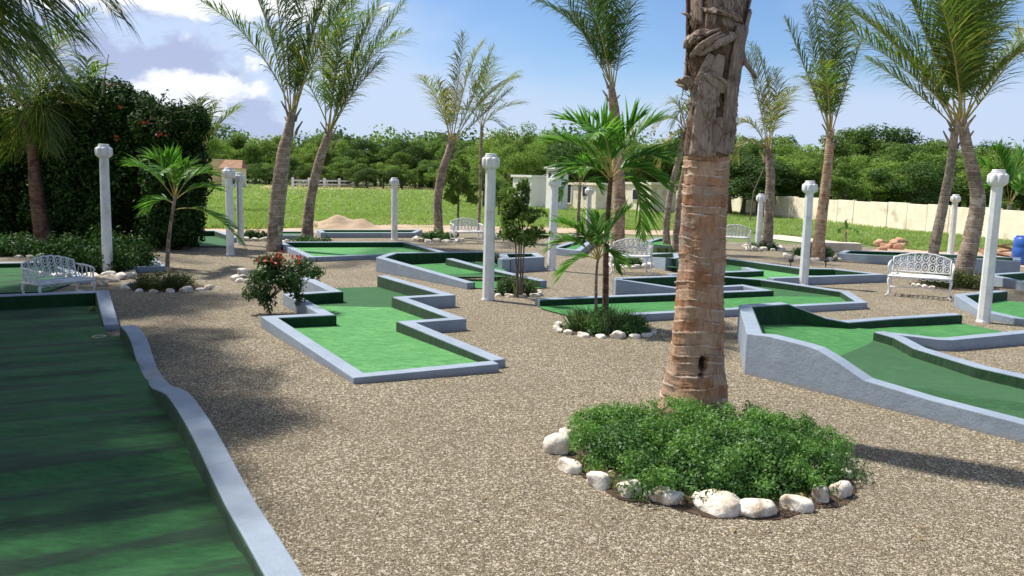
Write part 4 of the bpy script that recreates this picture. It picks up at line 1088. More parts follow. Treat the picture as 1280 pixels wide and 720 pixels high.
    # ragged side stubs and a hanging dry stalk on the right
    for (x0, y0, x1, y1, x2, y2, w) in [(925, 62, 932, 40, 934, 24, 9), (860, 112, 853, 108, 846, 106, 5), (918, 50, 930, 75, 945, 98, 9), (863, 22, 858, 18, 852, 16, 5), (912, 96, 922, 90, 929, 80, 6), (858, 60, 857, 52, 862, 44, 8)]:
        g = MB(); g.tube([D(x0, y0, Y - .05) - b, D(x1, y1, Y - .05) - b, D(x2, y2, Y - .02) - b], [w * k * .5, w * k * .4, w * k * .22], 6)
        link('leaf_stub', g.mesh('leaf_stub', M['boot'], True), rt)
    # crown above the frame
    g = MB(); g.tube([c2 - b, c3 - b], [.2, .13], 12); link('crown_shaft', g.mesh('crown_shaft', M['boot'], True), rt)
    for i in range(12):
        a = 6.283 * i / 12 + .2; hh = Vector((math.cos(a), math.sin(a), 0)); e = (.5, 1.1, .8)[i % 3]
        P_ = [c3 - Vector((0, 0, .3)), c3 + hh * 1.0 + Vector((0, 0, 1.4 * e + .4)), c3 + hh * 2.9 + Vector((.3, 0, .9 * e - .4))]
        frond(rt, P_, 70, .85, .042, .9, .2, 'frond', 'stem', .03, seed=900 + i, wind=.4)
    return b, Y
bp, YB = big_palm()

# ------------------------------------------------------------------ foliage
def leaf_np(P, Nn, size, rg, aspect=.5, fold=.25):
    """one folded diamond (two quads -> two triangles pairs) per point"""
    n = len(P); Nn = Nn / (np.linalg.norm(Nn, axis=1, keepdims=True) + 1e-9)
    r_ = rg.normal(size=(n, 3)); U = r_ - Nn * (r_ * Nn).sum(1, keepdims=True); U /= np.linalg.norm(U, axis=1, keepdims=True) + 1e-9
    Vv = np.cross(Nn, U); s = np.asarray(size)
    if s.ndim == 0: s = np.full(n, float(s))
    s = s[:, None]
    a = P - U * s * .5; c = P + U * s * .5
    b = P + Vv * s * aspect * .5 + Nn * s * fold * .3; d = P - Vv * s * aspect * .5 + Nn * s * fold * .3
    V = np.stack([a, b, c, d], 1).reshape(-1, 3)
    F = np.arange(n * 4).reshape(n, 4)
    return V, F
def crown_points(blobs, n, rg, sub=9, shell=.72, tight=.30):
    """points and outward normals over lumpy clumps"""
    cen = []; rad = []
    for (x, y, z, rx, ry, rz) in blobs:
        d = rg.normal(size=(sub, 3)); d /= np.linalg.norm(d, axis=1, keepdims=True)
        q = rg.uniform(shell * .55, 1.0, (sub, 1))
        cen.append(np.array([x, y, z]) + d * q * np.array([rx, ry, rz])); rad.append(np.full(sub, tight * 2) [:, None] * np.array([[rx, ry, rz]]) * rg.uniform(.55, 1.1, (sub, 1)))
    cen = np.concatenate(cen); rad = np.concatenate(rad)
    w = (rad.prod(1)) ** (2 / 3); w /= w.sum()
    idx = rg.choice(len(cen), n, p=w)
    d = rg.normal(size=(n, 3)); d /= np.linalg.norm(d, axis=1, keepdims=True)
    q = rg.uniform(.55, 1.08, (n, 1))
    P = cen[idx] + d * q * rad[idx]
    Nn = d + rg.normal(size=(n, 3)) * .55 + np.array([0, 0, .35])
    return P, Nn
def foliage(name, rt, blobs, n, size, mat, seed, sub=9, tight=.3, aspect=.5, zmin=None, mats=None, smooth=False):
    rg = np.random.default_rng(seed)
    P, Nn = crown_points(blobs, n, rg, sub, tight=tight)
    if zmin is not None:
        k = P[:, 2] > zmin; P, Nn = P[k], Nn[k]
    V, F = leaf_np(P, Nn, size * rg.uniform(.6, 1.3, len(P)), rg, aspect)
    mm = mats or [mat]
    mi = None
    off = rt.location if rt is not None else (0, 0, 0)
    me = np_mesh(name, V, F, [M[x] for x in mm], mi, off=tuple(off))
    return link(name, me, rt)
def rock_mesh(seed, mat):
    import bmesh
    r = random.Random(seed); bm = bmesh.new(); bmesh.ops.create_icosphere(bm, subdivisions=3, radius=1)
    ax = [Vector((r.gauss(0, 1), r.gauss(0, 1), r.gauss(0, 1))).normalized() for _ in range(9)]; lv = [r.uniform(.42, .86) for _ in ax]
    from mathutils import noise as mn
    for v in bm.verts:
        for a, l in zip(ax, lv):
            d = v.co.dot(a)
            if d > l: v.co -= a * (d - l) * .85
        v.co *= 1.08 + .22 * mn.noise(v.co * 1.7 + Vector((seed, 0, 0))) + .06 * mn.noise(v.co * 5 + Vector((0, seed, 0)))
        if v.co.z < -.5: v.co.z = -.5
    me = bpy.data.meshes.new('rock'); bm.to_mesh(me); bm.free(); me.materials.append(M[mat])
    me.polygons.foreach_set('use_smooth', [True] * len(me.polygons)); me.update()
    return me
ROCKS = [rock_mesh(s, 'stone') for s in range(6)]; ROCKG = [rock_mesh(s + 20, 'stone_shade') for s in range(3)]
def rock(p, sx_, sy_, sz_, label, group, i, set_=None, rz=None, name='edging_rock', cat='rock'):
    o = link(name, (set_ or ROCKS)[i % len(set_ or ROCKS)]); o.location = (p[0], p[1], sz_ * .32); o.scale = (sx_, sy_, sz_)
    o.rotation_euler = (0, 0, rnd.uniform(0, 6.28) if rz is None else rz)
    return tag(o, label, cat, group)

# foreground bed
cb = G(880, 574)
kb = mpp(cb.y); rx = 178 * kb
ry = (G(880, 520).y - G(880, 624).y) / 2
sheet('soil_bed', [(cb.x + rx * (1.03 + .035 * math.sin(5 * a) + .02 * math.sin(11 * a + 1)) * math.cos(a), cb.y + ry * (1.12 + .04 * math.sin(7 * a) + .03 * math.sin(13 * a)) * math.sin(a)) for a in np.linspace(0, 6.283, 90, endpoint=False)], .006, M['soil'])
def ground_cover(name, c, rx, ry, h, n, size, mat, seed, label, aspect=.5, lumps=26):
    rg = np.random.default_rng(seed); bl = []
    for i in range(lumps):
        a = rg.uniform(0, 6.283); q = math.sqrt(rg.random()) * .86
        e = 1 - .45 * q * q
        bl.append((c.x + rx * q * math.cos(a), c.y + ry * q * math.sin(a), h * .50 * e * rg.uniform(.6, 1.05), rx * rg.uniform(.16, .26), rx * rg.uniform(.16, .26), h * .55 * e))
    rt = root(name, Vector((c.x, c.y, 0)), label, 'plant')
    o = foliage('foliage', rt, bl, n, size, mat, seed, 12, .42, aspect, .005)
    return rt, o
def stems(rt, c, rx, ry, h, n, seed, mat='twig'):
    rg = random.Random(seed); g = MB()
    for i in range(n):
        a = rg.uniform(0, 6.28); q = rg.random() ** .5 * .8
        x, y = rx * q * math.cos(a), ry * q * math.sin(a)
        g.tube([(x * .8, y * .8, 0), (x, y, h * .4), (x * 1.08 + rg.uniform(-.03, .03), y * 1.08, h * .8)], [.004, .003, .002], 4)
    link('stems', g.mesh('stems', M[mat]), rt)
rt, o = ground_cover('groundcover', cb, rx * .95, ry * .98, .31, 75000, .032, 'leaf_ground', 5, 'fine leaved green groundcover under the big foreground palm', .45, 60)
rt['kind'] = 'stuff'; stems(rt, cb, rx, ry, .25, 160, 3)
rg_ = np.random.default_rng(31); bl_ = []
for i in range(110):
    a = rg_.uniform(0, 6.283); q = math.sqrt(rg_.random()) * 1.02; e = 1 - .5 * q * q
    bl_.append((cb.x + rx * q * math.cos(a), cb.y + ry * q * math.sin(a), .31 * e * rg_.uniform(.8, 1.2), .07, .07, .06))
foliage('sprigs', rt, bl_, 15000, .030, 'sprig', 32, 6, .5, .45, .004)
foliage('dead_leaves', rt, [(cb.x + rx * .9 * math.cos(a), cb.y + ry * .95 * math.sin(a), .02, .10, .10, .03) for a in np.linspace(3.3, 6.2, 16)], 500, .045, 'frond_dry', 33, 4, .5, .35, .004)
fr_rocks = [(698, 558, 17, 15, 'egg shaped white rock at the far left of the big palm bed'), (712, 583, 15, 12, 'small pitted rock, second from the left of the big palm bed'),
    (748, 603, 19, 12, 'flat wedge rock left of the pointed one by the big palm'), (787, 613, 16, 13, 'pointed white rock between two soil gaps by the big palm'),
    (832, 622, 23, 11, 'long low white rock at the front left of the big palm bed'), (894, 629, 29, 17, 'largest rounded rock with a brown left side, front of the bed'),
    (946, 636, 25, 11, 'yellowish flat rock with a brown hollow, lowest of the bed'), (995, 630, 18, 14, 'white pocked rock right of the yellowish flat one'),
    (1025, 620, 14, 13, 'upright pale rock between the pocked one and the last'), (1052, 614, 14, 12, 'round white rock at the right end of the bed'),
    (1058, 594, 9, 8, 'small rock tucked behind the right end of the bed'), (707, 541, 9, 8, 'small rock at the back left of the bed'), (1038, 574, 8, 7, 'tiny rock at the back right of the bed')]
for i, (x, y, wx, hy, lb) in enumerate(fr_rocks):
    p = G(x, y + hy * .45); k = mpp(p.y)
    rock(p, wx * k * 1.12, wx * k * .88, hy * k * 1.2, lb, 'white rocks round the big palm bed', i, rz=rnd.uniform(-.5, .5))

def bed(px, py, wpx, h, n, size, mat, seed, label, rlabel, rw=9, nr=12, name='low_bush', aspect=.5, front_only=False, soil=True, gs=None, grass=0):
    c = G(px, py); k = mpp(c.y); rx = wpx * k / 2; ry = rx * .8
    if soil: sheet('soil_bed', [(c.x + rx * 1.08 * math.cos(a), c.y + ry * 1.08 * math.sin(a)) for a in np.linspace(0, 6.283, 24, endpoint=False)], .0065, M['soil'])
    rt, o = ground_cover(name, c, rx * .9, ry * .9, h, n, size, mat, seed, label, aspect, 20)
    if grass:
        tuft(rt, Vector((0, 0, 0)), rx * .8, ry * .8, h, grass, 'grass_soft', seed)
    r = random.Random(seed)
    for i in range(nr):
        a = R(-200 + 220 * i / (nr - 1)) if not gs else R(gs[0] + (gs[1] - gs[0]) * i / (nr - 1))
        s = rw * k * r.uniform(.75, 1.2)
        rock(Vector((c.x + rx * 1.12 * math.cos(a), c.y + ry * 1.16 * math.sin(a), 0)), s, s * r.uniform(.6, .8), s * r.uniform(.5, .7), rlabel, rlabel.replace('rock', 'rocks'), r.randrange(6), rz=a + 1.57)
    return rt
def tuft(rt, c, rx, ry, h, n, mat, seed, w=.008, lean=.4):
    rg = random.Random(seed); g = MB()
    for i in range(n):
        a = rg.uniform(0, 6.28); q = rg.random() ** .5; x, y = c[0] + rx * q * math.cos(a), c[1] + ry * q * math.sin(a)
        hh = h * rg.uniform(.6, 1.25); dx, dy = rg.gauss(0, lean) * hh + math.cos(a) * q * hh * .3, rg.gauss(0, lean) * hh
        b = rg.uniform(0, 3.14); wx, wy = w * math.cos(b), w * math.sin(b); v = len(g.v)
        g.v += [(x - wx, y - wy, 0), (x + wx, y + wy, 0), (x + dx * .4 + wx * .7, y + dy * .4 + wy * .7, hh * .6), (x + dx * .4 - wx * .7, y + dy * .4 - wy * .7, hh * .6), (x + dx, y + dy, hh)]
        g.face([v, v + 1, v + 2, v + 3]); g.face([v + 3, v + 2, v + 4])
    return link('blades', g.mesh('blades', M[mat]), rt)
bed(756, 413, 112, .30, 14000, .035, 'leaf_ground', 61, 'round grassy bush in the bed of the young palm', 'white rock edging the young palm bed', 8, 12, grass=900)
bed(210, 360, 92, .32, 9000, .035, 'leaf_olive', 62, 'rounded olive green bush ringed by white rocks, left', 'white rock edging the olive bush bed', 7, 11)
bed(645, 368, 56, .32, 7000, .04, 'leaf_bush', 63, 'low dark green bush just right of the centre post', 'pale rock beside the centre post bush', 6, 8, grass=200)
bed(598, 330, 60, .30, 5000, .05, 'leaf_bush', 64, 'grey green grassy clump behind the centre post', 'pale rock by the grassy clump', 6, 9, grass=500)
bed(548, 301, 52, .35, 4000, .07, 'leaf_bush', 65, 'low bush at the foot of the bent palm', 'white rock at the foot of the bent palm', 6, 11)
bed(346, 350, 90, .1, 1500, .05, 'leaf_bush', 66, 'leafy litter under the red flowered shrub', 'white rock edging the red shrub bed', 7, 12)
bed(1018, 323, 62, .42, 5000, .07, 'leaf_bush', 67, 'dark green bush round the foot of the narrow crowned palm', 'pale rock before the narrow crowned palm', 7, 8)
bed(955, 312, 40, .3, 3000, .07, 'leaf_bush', 68, 'dark rounded bush at the foot of the palm by the wall', 'white rock before the palm by the wall', 6, 8)
bed(1192, 358, 98, .42, 12000, .04, 'leaf_olive', 69, 'wide olive hedge like bush at the foot of the largest crowned palm', 'pale rock beside the wide olive bush', 5, 4, gs=(-170, -140))
bed(828, 325, 38, .35, 3500, .06, 'leaf_olive', 70, 'yellow green bush below the twin trunks', 'white rock below the twin trunks', 7, 8, grass=400)
bed(785, 333, 48, .25, 3500, .06, 'leaf_bush', 71, 'dark low bush seen under the bench turned away', 'pale rock beside the bench turned away', 7, 8)
bed(125, 338, 170, .75, 16000, .07, 'leaf_hedge', 72, 'dark leafy bushes round the post at the hedge', 'brown rock before the post at the hedge', 9, 6, gs=(-110, -50))
bed(318, 300, 40, .3, 3000, .08, 'leaf_bush', 73, 'bush beside the paired white posts', 'white rock beside the paired posts', 7, 8)
bed(388, 304, 60, .22, 1800, .06, 'leaf_bush', 74, 'sparse plants at the foot of the curved palm', 'small rock at the foot of the curved palm', 4, 7)
bed(20, 318, 90, .5, 5000, .08, 'leaf_bush', 75, 'shaded weeds at the foot of the hedge palm', 'shaded rock at the foot of the hedge palm', 5, 3, gs=(-60, -30))
for i, (x, y, w) in enumerate([(118, 352, 9), (128, 357, 9), (150, 349, 8), (163, 345, 9), (172, 338, 9), (140, 352, 10)]):
    p = G(x, y); k = mpp(p.y); rock(p, w * k * 1.2, w * k, w * k * .8, 'brownish boulder heaped at the foot of the post by the hedge', 'boulders heaped by the hedge post', i, ROCKG if i % 2 else ROCKS)
for i in range(18):
    x = 618 + i * 6.2 + rnd.uniform(-2, 2); p = G(x, 297 + rnd.uniform(-2, 2)); k = mpp(p.y)
    rock(p, 4 * k, 3.4 * k, 3 * k, 'small white rock in the row behind the square hole', 'white rocks in the row behind the square hole', i)
rock(G(303, 344), 8 * mpp(17.3), .12, .11, 'single white rock on the gravel left of the red flowered shrub', None, 2)

# red flowered shrub
def shrub():
    b = G(338, 392); Y = b.y
    rt = root('flowering_shrub', b, 'leggy shrub with small red flowers leaning over the zigzag hole', 'shrub')
    g = MB(); k = mpp(Y)
    for x, y in [(320, 355), (345, 345), (365, 350), (330, 340), (380, 345), (372, 362)]:
        e = D(x, y, Y); g.tube([b - b, D(333, 378, Y) - b, (D(338, 362, Y).lerp(e, .4)) - b, e - b], [.018, .014, .010, .006], 5)
    link('stem', g.mesh('stem', M['twig']), rt)
    bl = [(*D(x, y, Y + dy), w * k, w * k * .9, h_ * k) for x, y, w, h_, dy in [(330, 345, 22, 16, 0), (352, 338, 26, 18, .1), (378, 338, 24, 14, .2), (322, 362, 18, 14, -.1), (362, 356, 22, 16, 0), (332, 376, 10, 12, -.1), (372, 370, 9, 14, 0), (345, 325, 20, 10, .1)]]
    foliage('foliage', rt, bl, 6500, .055, 'leaf_bush', 81, 8, .34)
    rg = np.random.default_rng(9); 
    bl2 = [(*D(x, y, Y - .1), w * k, w * k, h_ * k) for x, y, w, h_ in [(336, 325, 13, 6), (352, 320, 12, 6), (372, 324, 12, 5), (345, 328, 10, 5)]]
    foliage('flowers', rt, bl2, 130, .045, 'red', 82, 6, .45, .8)['kind'] = 'stuff'
shrub()
# leafy sapling
def sapling():
    b = G(650, 372); Y = b.y
    rt = root('sapling', b, 'slender leafy sapling with several stems beside the small square hole', 'sapling'); k = mpp(Y); g = MB()
    for x0, x1, x2, y2 in [(647, 644, 640, 240), (650, 652, 658, 235), (646, 650, 646, 262), (652, 656, 668, 268)]:
        g.tube([D(x0, 372, Y) - b, D((x0 + x1) / 2, 330, Y) - b, D(x1, 290, Y) - b, D(x2, y2, Y) - b], [.02, .016, .012, .005], 5)
    link('stem', g.mesh('stem', M['twig']), rt)
    bl = [(*D(x, y, Y + dy), w * k, w * k, h_ * k) for x, y, w, h_, dy in [(648, 250, 13, 18, 0), (640, 272, 16, 14, .1), (662, 275, 18, 14, -.1), (648, 292, 22, 12, 0), (670, 292, 14, 9, .2), (632, 262, 9, 14, .1), (655, 235, 8, 12, 0)]]
    foliage('foliage', rt, bl, 2300, .13, 'leaf_wood', 84, 7, .30, .30)
sapling()
def sapling2():
    b = G(572, 296); Y = b.y; rt = root('sapling', b, 'thin light green sapling on the meadow, between the two centre left palms', 'sapling'); k = mpp(Y); g = MB()
    g.tube([b - b, D(573, 250, Y) - b, D(572, 218, Y) - b], [.05, .035, .01], 5); link('stem', g.mesh('stem', M['twig']), rt)
    foliage('foliage', rt, [(*D(x, y, Y), w * k, w * k, h_ * k) for x, y, w, h_ in [(572, 215, 14, 10), (562, 230, 12, 8), (584, 232, 12, 8), (565, 248, 9, 6), (590, 250, 8, 5), (574, 228, 14, 10)]], 2600, .2, 'leaf_wood2', 85, 7, .33)
sapling2()

# ------------------------------------------------------------------ hedge masses at the left
def hedge_thing(blobs, n, size, label, seed, mat='leaf_hedge', flowers=None, name='hedge_shrub', top=None, cat='hedge'):
    Yb = blobs[0][4]; b = G(blobs[0][0], 205 + 2288 / Yb + .0)
    b = D(blobs[0][0], 300, Yb); b.z = 0
    rt = root(name, b, label, cat); k = mpp(Yb)
    bl = [(*D(x, y, Y), w * mpp(Y), max(.8, w * .8 * mpp(Y)), h_ * mpp(Y)) for x, y, w, h_, Y in blobs]
    foliage('foliage', rt, bl, n, size, mat, seed, 16, .34, .55, .02)
    g = MB()
    for x, y, w, h_, Y in blobs[:6]:
        e = D(x, y, Y); q = Vector((e.x, e.y, 0)); g.tube([q - b, q.lerp(e, .5) + Vector((.1, 0, 0)) - b, e - b], [.09, .07, .03], 6)
    link('branches', g.mesh('branches', M['twig']), rt)['kind'] = 'stuff'
    if flowers:
        rg = np.random.default_rng(seed + 1)
        P = np.array([list(D(x + rg.normal() * 4, y + rg.normal() * 3, Y)) for x, y, Y, m in flowers for _ in range(m)])
        V, F = leaf_np(P, rg.normal(size=P.shape) + np.array([0, -1, .3]), rg.uniform(.05, .10, len(P)), rg, .8)
        link('flowers', np_mesh('flowers', V, F, [M['red']], off=tuple(b)), rt)['kind'] = 'stuff'
    return rt
hedge_thing([(10, 200, 70, 70, 24.5), (-60, 190, 80, 90, 24), (40, 260, 60, 60, 24.5), (-20, 275, 80, 50, 24), (70, 190, 50, 60, 25), (-130, 200, 80, 100, 24)], 60000, .13, 'dark hedge tree behind the shaded palm at the far left', 91)
hedge_thing([(125, 160, 48, 55, 24), (110, 220, 55, 55, 24), (150, 250, 50, 55, 23.5), (100, 280, 55, 40, 23.5), (165, 145, 30, 35, 24), (90, 140, 40, 35, 24.5), (180, 200, 38, 50, 24)], 75000, .12, 'tall dark green hedge with a sunlit top behind the hedge post', 92)
hedge_thing([(215, 170, 32, 38, 23), (220, 225, 30, 55, 23), (205, 270, 35, 40, 22.6), (230, 160, 20, 26, 23.2), (195, 150, 20, 22, 23.2), (228, 285, 22, 25, 22.6)], 50000, .11, 'dark bougainvillea with scattered red flowers at the hedge end', 93,
            flowers=[(182, 153, 21.3, 6), (200, 169, 21.2, 8), (144, 172, 21.9, 4), (211, 194, 21.0, 2), (231, 165, 21.1, 3), (150, 108, 22.2, 5), (155, 132, 22, 2)], name='bougainvillea')
def sprays():
    Y = 22.2; b = D(205, 150, Y); b0 = Vector((b.x, b.y, 0)); rt = root('bougainvillea', b0, 'arching bare looking spray sticking out above the bougainvillea', 'branch')
    g = MB(); rg = np.random.default_rng(4); P = []
    for pts in [[(190, 150), (196, 128), (208, 116)], [(195, 155), (215, 134), (238, 142)], [(188, 150), (192, 130), (186, 122)], [(205, 155), (225, 146), (243, 152)], [(128, 118), (131, 92), (136, 68)]]:
        q = [D(x, y, Y) for x, y in pts]; pp = [bez(q, t) for t in np.linspace(0, 1, 9)]
        g.tube([p - b0 for p in pp], [.02 * (1 - .07 * i) for i in range(9)], 4)
        if pts[0][0] != 128:
            for t in np.linspace(.1, 1, 60): P.append(list(bez(q, t) + Vector(rg.normal(size=3) * .06)))
    link('branches', g.mesh('branches', M['twig']), rt)['kind'] = 'stuff'
    V, F = leaf_np(np.array(P), rg.normal(size=(len(P), 3)), rg.uniform(.06, .13, len(P)), rg); link('foliage', np_mesh('foliage', V, F, [M['leaf_hedge']], off=tuple(b0)), rt)
sprays()

# shade tree out of frame at the left (its crown darkens the long hole)
def shade_tree(x, y, h, rr, label, seed, n=16000):
    b = Vector((x, y, 0)); rt = root('shade_tree', b, label, 'tree'); g = MB(); r = random.Random(seed)
    g.tube([(0, 0, -.1), (.05, .1, h * .3), (.1, 0, h * .6), (0, .1, h)], [.26, .2, .16, .08], 10)
    link('trunk', g.mesh('trunk', M['twig'], True), rt)
    g = MB(); bl = []
    for i in range(11):
        a = 6.283 * i / 11 + r.uniform(-.2, .2); q = rr * r.uniform(.35, .75)
        e = Vector((q * math.cos(a), q * math.sin(a), h + r.uniform(-.3, .7)))
        g.tube([(.08, 0, h * .55), e * .5 + Vector((0, 0, h * .35)), e], [.09, .06, .02], 6)
        bl.append((x + e.x, y + e.y, e.z, rr * .38, rr * .38, rr * .22))
    bl.append((x, y, h + .5, rr * .5, rr * .5, rr * .25))
    link('branches', g.mesh('branches', M['twig'], True), rt)
    foliage('crown', rt, bl, n, .17, 'leaf_hedge', seed, 10, .36, .5)
shade_tree(-8.3, 7.7, 6.2, 3.0, 'broad shade tree left of the long wavy hole', 95, 26000)
shade_tree(-5.3, 2.2, 6.0, 3.2, 'broad shade tree beside the camera on the left', 96, 28000)
shade_tree(-9.8, 11.2, 6.8, 2.9, 'broad shade tree behind the left edge palm', 97, 24000)
shade_tree(-8.6, 3.6, 6.2, 3.2, 'broad shade tree outside the long wavy hole', 98, 22000)
shade_tree(-11.4, 15.4, 7.7, 2.7, 'broad shade tree beside the bench at the left', 99, 20000)

# ------------------------------------------------------------------ background trees
def tree_mesh(seed, h, rr, mat, n=2600, leaf=.34):
    """trunk + crown meshes at the origin"""
    r = random.Random(seed); g = MB()
    g.tube([(0, 0, -.1), (r.uniform(-.2, .2), 0, h * .25), (r.uniform(-.3, .3), r.uniform(-.2, .2), h * .55)], [.2, .15, .1], 7)
    bl = []
    for i in range(9):
        a = r.uniform(0, 6.28); q = rr * r.uniform(.2, .8); z = h * r.uniform(.38, .88) * (1 - .12 * (q / rr) ** 2)
        e = Vector((q * math.cos(a), q * math.sin(a), z)); g.tube([(0, 0, h * .4), e * .6 + Vector((0, 0, h * .14)), e], [.08, .05, .02], 5)
        s = rr * r.uniform(.3, .5); bl.append((*e, s, s, s * r.uniform(.5, .75)))
    bl.append((0, 0, h * .84, rr * .4, rr * .4, h * .14))
    tm = g.mesh('trunk', M['twig'], True); rg = np.random.default_rng(seed)
    P, Nn = crown_points(bl, n, rg, 9, tight=.3); V, F = leaf_np(P, Nn, leaf * rg.uniform(.6, 1.3, n), rg, .6)
    return tm, np_mesh('crown', V, F, [M[mat]])
TM = [tree_mesh(101, 7, 3.4, 'leaf_wood', 11959, 0.192), tree_mesh(102, 7, 3.0, 'leaf_wood2', 10580, 0.179), tree_mesh(103, 7, 3.6, 'leaf_wood3', 12879, 0.198), tree_mesh(104, 7, 2.6, 'leaf_wood', 10120, 0.179), tree_mesh(105, 6.5, 3.8, 'leaf_wood2', 11500, 0.192)]
TL = ['mid green rounded tree', 'light yellow green loose tree', 'dark green dense tree', 'narrow mid green tree', 'broad pale green spreading tree']
def far_tree(x, y, h, v, where, group, wide=1., z=0):
    tm, cm = TM[v]; hs = h / 7
    rt = root('far_tree', Vector((x, y, z)), f'{TL[v]} {where}', 'tree', f'{group}, {TL[v]}s', rz=rnd.uniform(0, 6.28))
    rt.scale = (hs * wide, hs * wide, hs)
    link('trunk', tm, rt); link('crown', cm, rt)
r2 = random.Random(77)
def hz_y(px): return 221 + .028 * (px - 640)
def tree_row(x0, x1, n, Y0, Y1, top0, top1, where, group, jit=8, wide=1.3, vs=(0, 1, 2, 3, 4)):
    for i in range(n):
        px = x0 + (x1 - x0) * (i + r2.uniform(.1, .9)) / n; t = (px - x0) / (x1 - x0)
        Y = r2.uniform(Y0, Y1); top = top0 + (top1 - top0) * t + r2.uniform(-jit, jit) - (jit * 1.1 if i % 4 == 1 else 0)
        h = 2.2 + (hz_y(px) - top) * mpp(Y); p = D(px, 200, Y)
        far_tree(p.x, p.y, max(2, h), r2.choice(vs), where, group, wide)
tree_row(885, 1330, 28, 66, 82, 182, 194, 'behind the cream wall', 'trees behind the cream wall', 10, 1.2)
tree_row(890, 1330, 22, 54, 62, 200, 214, 'close behind the cream wall', 'low trees close behind the cream wall', 8, 1.5, (0, 2, 3, 1))
tree_row(560, 760, 9, 78, 95, 176, 172, 'beyond the meadow at the centre', 'trees beyond the centre of the meadow', 8, 1.3)
tree_row(760, 900, 8, 74, 92, 180, 178, 'beyond the meadow, behind the big trunk', 'trees behind the big trunk', 7, 1.3)
for px, top, w, v in [(1110, 157, 1.5, 2), (1062, 160, 1.1, 0), (1160, 172, 1.2, 4), (985, 168, 1.0, 3), (925, 172, 1.0, 1), (1232, 178, 1.3, 2)]:
    p = D(px, 200, 84); far_tree(p.x, p.y, 2.2 + (hz_y(px) - top) * mpp(84), v, 'rising above the others behind the wall', 'taller trees behind the cream wall', w)
for px, top, w, v, Y in [(650, 158, 1.1, 1, 72), (632, 178, .9, 4, 68), (672, 176, .9, 1, 66), (606, 205, 1.2, 4, 60), (625, 222, 1.2, 0, 46), (560, 205, 1.1, 1, 70)]:
    p = D(px, 200, Y); far_tree(p.x, p.y, 2.2 + (hz_y(px) - top) * mpp(Y), v, 'between slim palm and sapling', 'trees between the slim palm and the sapling', w)
tree_row(240, 560, 26, 128, 142, 182, 180, 'along the front of the far wood', 'trees along the front of the far wood', 8, 1.1)
tree_row(300, 560, 20, 118, 126, 206, 208, 'low before the far wood', 'low trees before the far wood', 6, 1.5, (1, 4, 0, 2))
# the wood behind, one mass
def woods():
    rg = np.random.default_rng(55); bl = []
    for i in range(230):
        px = rg.uniform(-150, 1500); Y = rg.uniform(140, 165) if px < 900 else rg.uniform(100, 130)
        top = 172 + rg.uniform(-8, 10) + (14 if px > 900 else 0) + (max(0, px - 640) * .012)
        h = 2.2 + (hz_y(px) - top) * mpp(Y); p = D(px, 200, Y)
        for z in (h * .82, h * .5, h * .22): bl.append((p.x, p.y, z, 5.2, 4.5, h * .24))
    P, Nn = crown_points(bl, 90000, rg, 7, tight=.33)
    V, F = leaf_np(P, Nn, .75 * rg.uniform(.6, 1.3, len(P)), rg, .65)
    mi = (rg.random(len(F)) < .25).astype(int)
    # colour changes from crown to crown, not leaf to leaf
    mi = ((np.floor(P[:, 0] / 7.) * 7 + np.floor(P[:, 1] / 9.) * 3).astype(int) % 3)
    o = link('far_woods', np_mesh('far_woods', V, F, [M['leaf_wood'], M['leaf_wood3'], M['leaf_wood2']], mi))
    tag(o, 'far wood closing the view behind the meadow', 'woods', kind='stuff')
woods()
# a thin slanting bare tree left of the wall palm
p = D(938, 268, 48); p.z = 0
rt = root('thin_tree', p, 'thin bare slanting tree before the cream wall', 'tree'); g = MB()
g.tube([Vector((0, 0, -.05)), D(942, 240, 48) - p, D(955, 210, 48) - p, D(972, 200, 48) - p], [.05, .04, .03, .015], 5)
g.tube([D(944, 236, 48) - p, D(936, 222, 48) - p, D(928, 205, 48) - p], [.03, .02, .01], 5)
link('trunk', g.mesh('trunk', M['twig']), rt)

# ------------------------------------------------------------------ meadow grass
def meadow_grass():
    rg = np.random.default_rng(8); poly = [Vector(p) for p in mead]
    px = rg.uniform(180, 1400, 260000); py = 231 + rg.random(260000) ** .9 * 84
    xs = np.array([p.x for p in poly]); ys = np.array([p.y for p in poly])
    # ground points
    dX = np.array(_X); dY = np.array(_Y); dF = np.array(_F)
    d = dX[None] * ((px - 640) / FPX)[:, None] + dY[None] * ((360 - py) / FPX)[:, None] + dF[None]
    t = -CH / d[:, 2]; X = d[:, 0] * t; Y = d[:, 1] * t
    ins = np.zeros(len(X), bool); j = len(xs) - 1
    for i in range(len(xs)):
        c = ((ys[i] > Y) != (ys[j] > Y)) & (X < (xs[j] - xs[i]) * (Y - ys[i]) / (ys[j] - ys[i] + 1e-12) + xs[i]); ins ^= c; j = i
    X, Y = X[ins & (Y < 130) & (Y > 0)], Y[ins & (Y < 130) & (Y > 0)]
    X, Y = X[:130000], Y[:130000]; n = len(X)
    clump = .5 + .5 * np.sin(X * .7 + 2 * np.sin(Y * .31)) * np.sin(Y * .5 + 1.7 * np.sin(X * .4))
    h = (.07 + .12 * clump + .07 * rg.random(n)); w = .007 + .00060 * Y
    a = rg.uniform(0, 3.14, n); lx, ly = rg.normal(size=n) * .12 + .05, rg.normal(size=n) * .12
    Z = np.zeros(n)
    A_ = np.stack([X - w * np.cos(a), Y - w * np.sin(a), Z], 1); B_ = np.stack([X + w * np.cos(a), Y + w * np.sin(a), Z], 1); C_ = np.stack([X + lx, Y + ly, h], 1)
    V = np.stack([A_, B_, C_], 1).reshape(-1, 3)
    o = link('meadow_grass', np_mesh('meadow_grass', V, np.arange(n * 3).reshape(n, 3), [M['grass']]))
    tag(o, 'tall bright grass of the meadow beyond the yard', 'grass', kind='stuff')
meadow_grass()

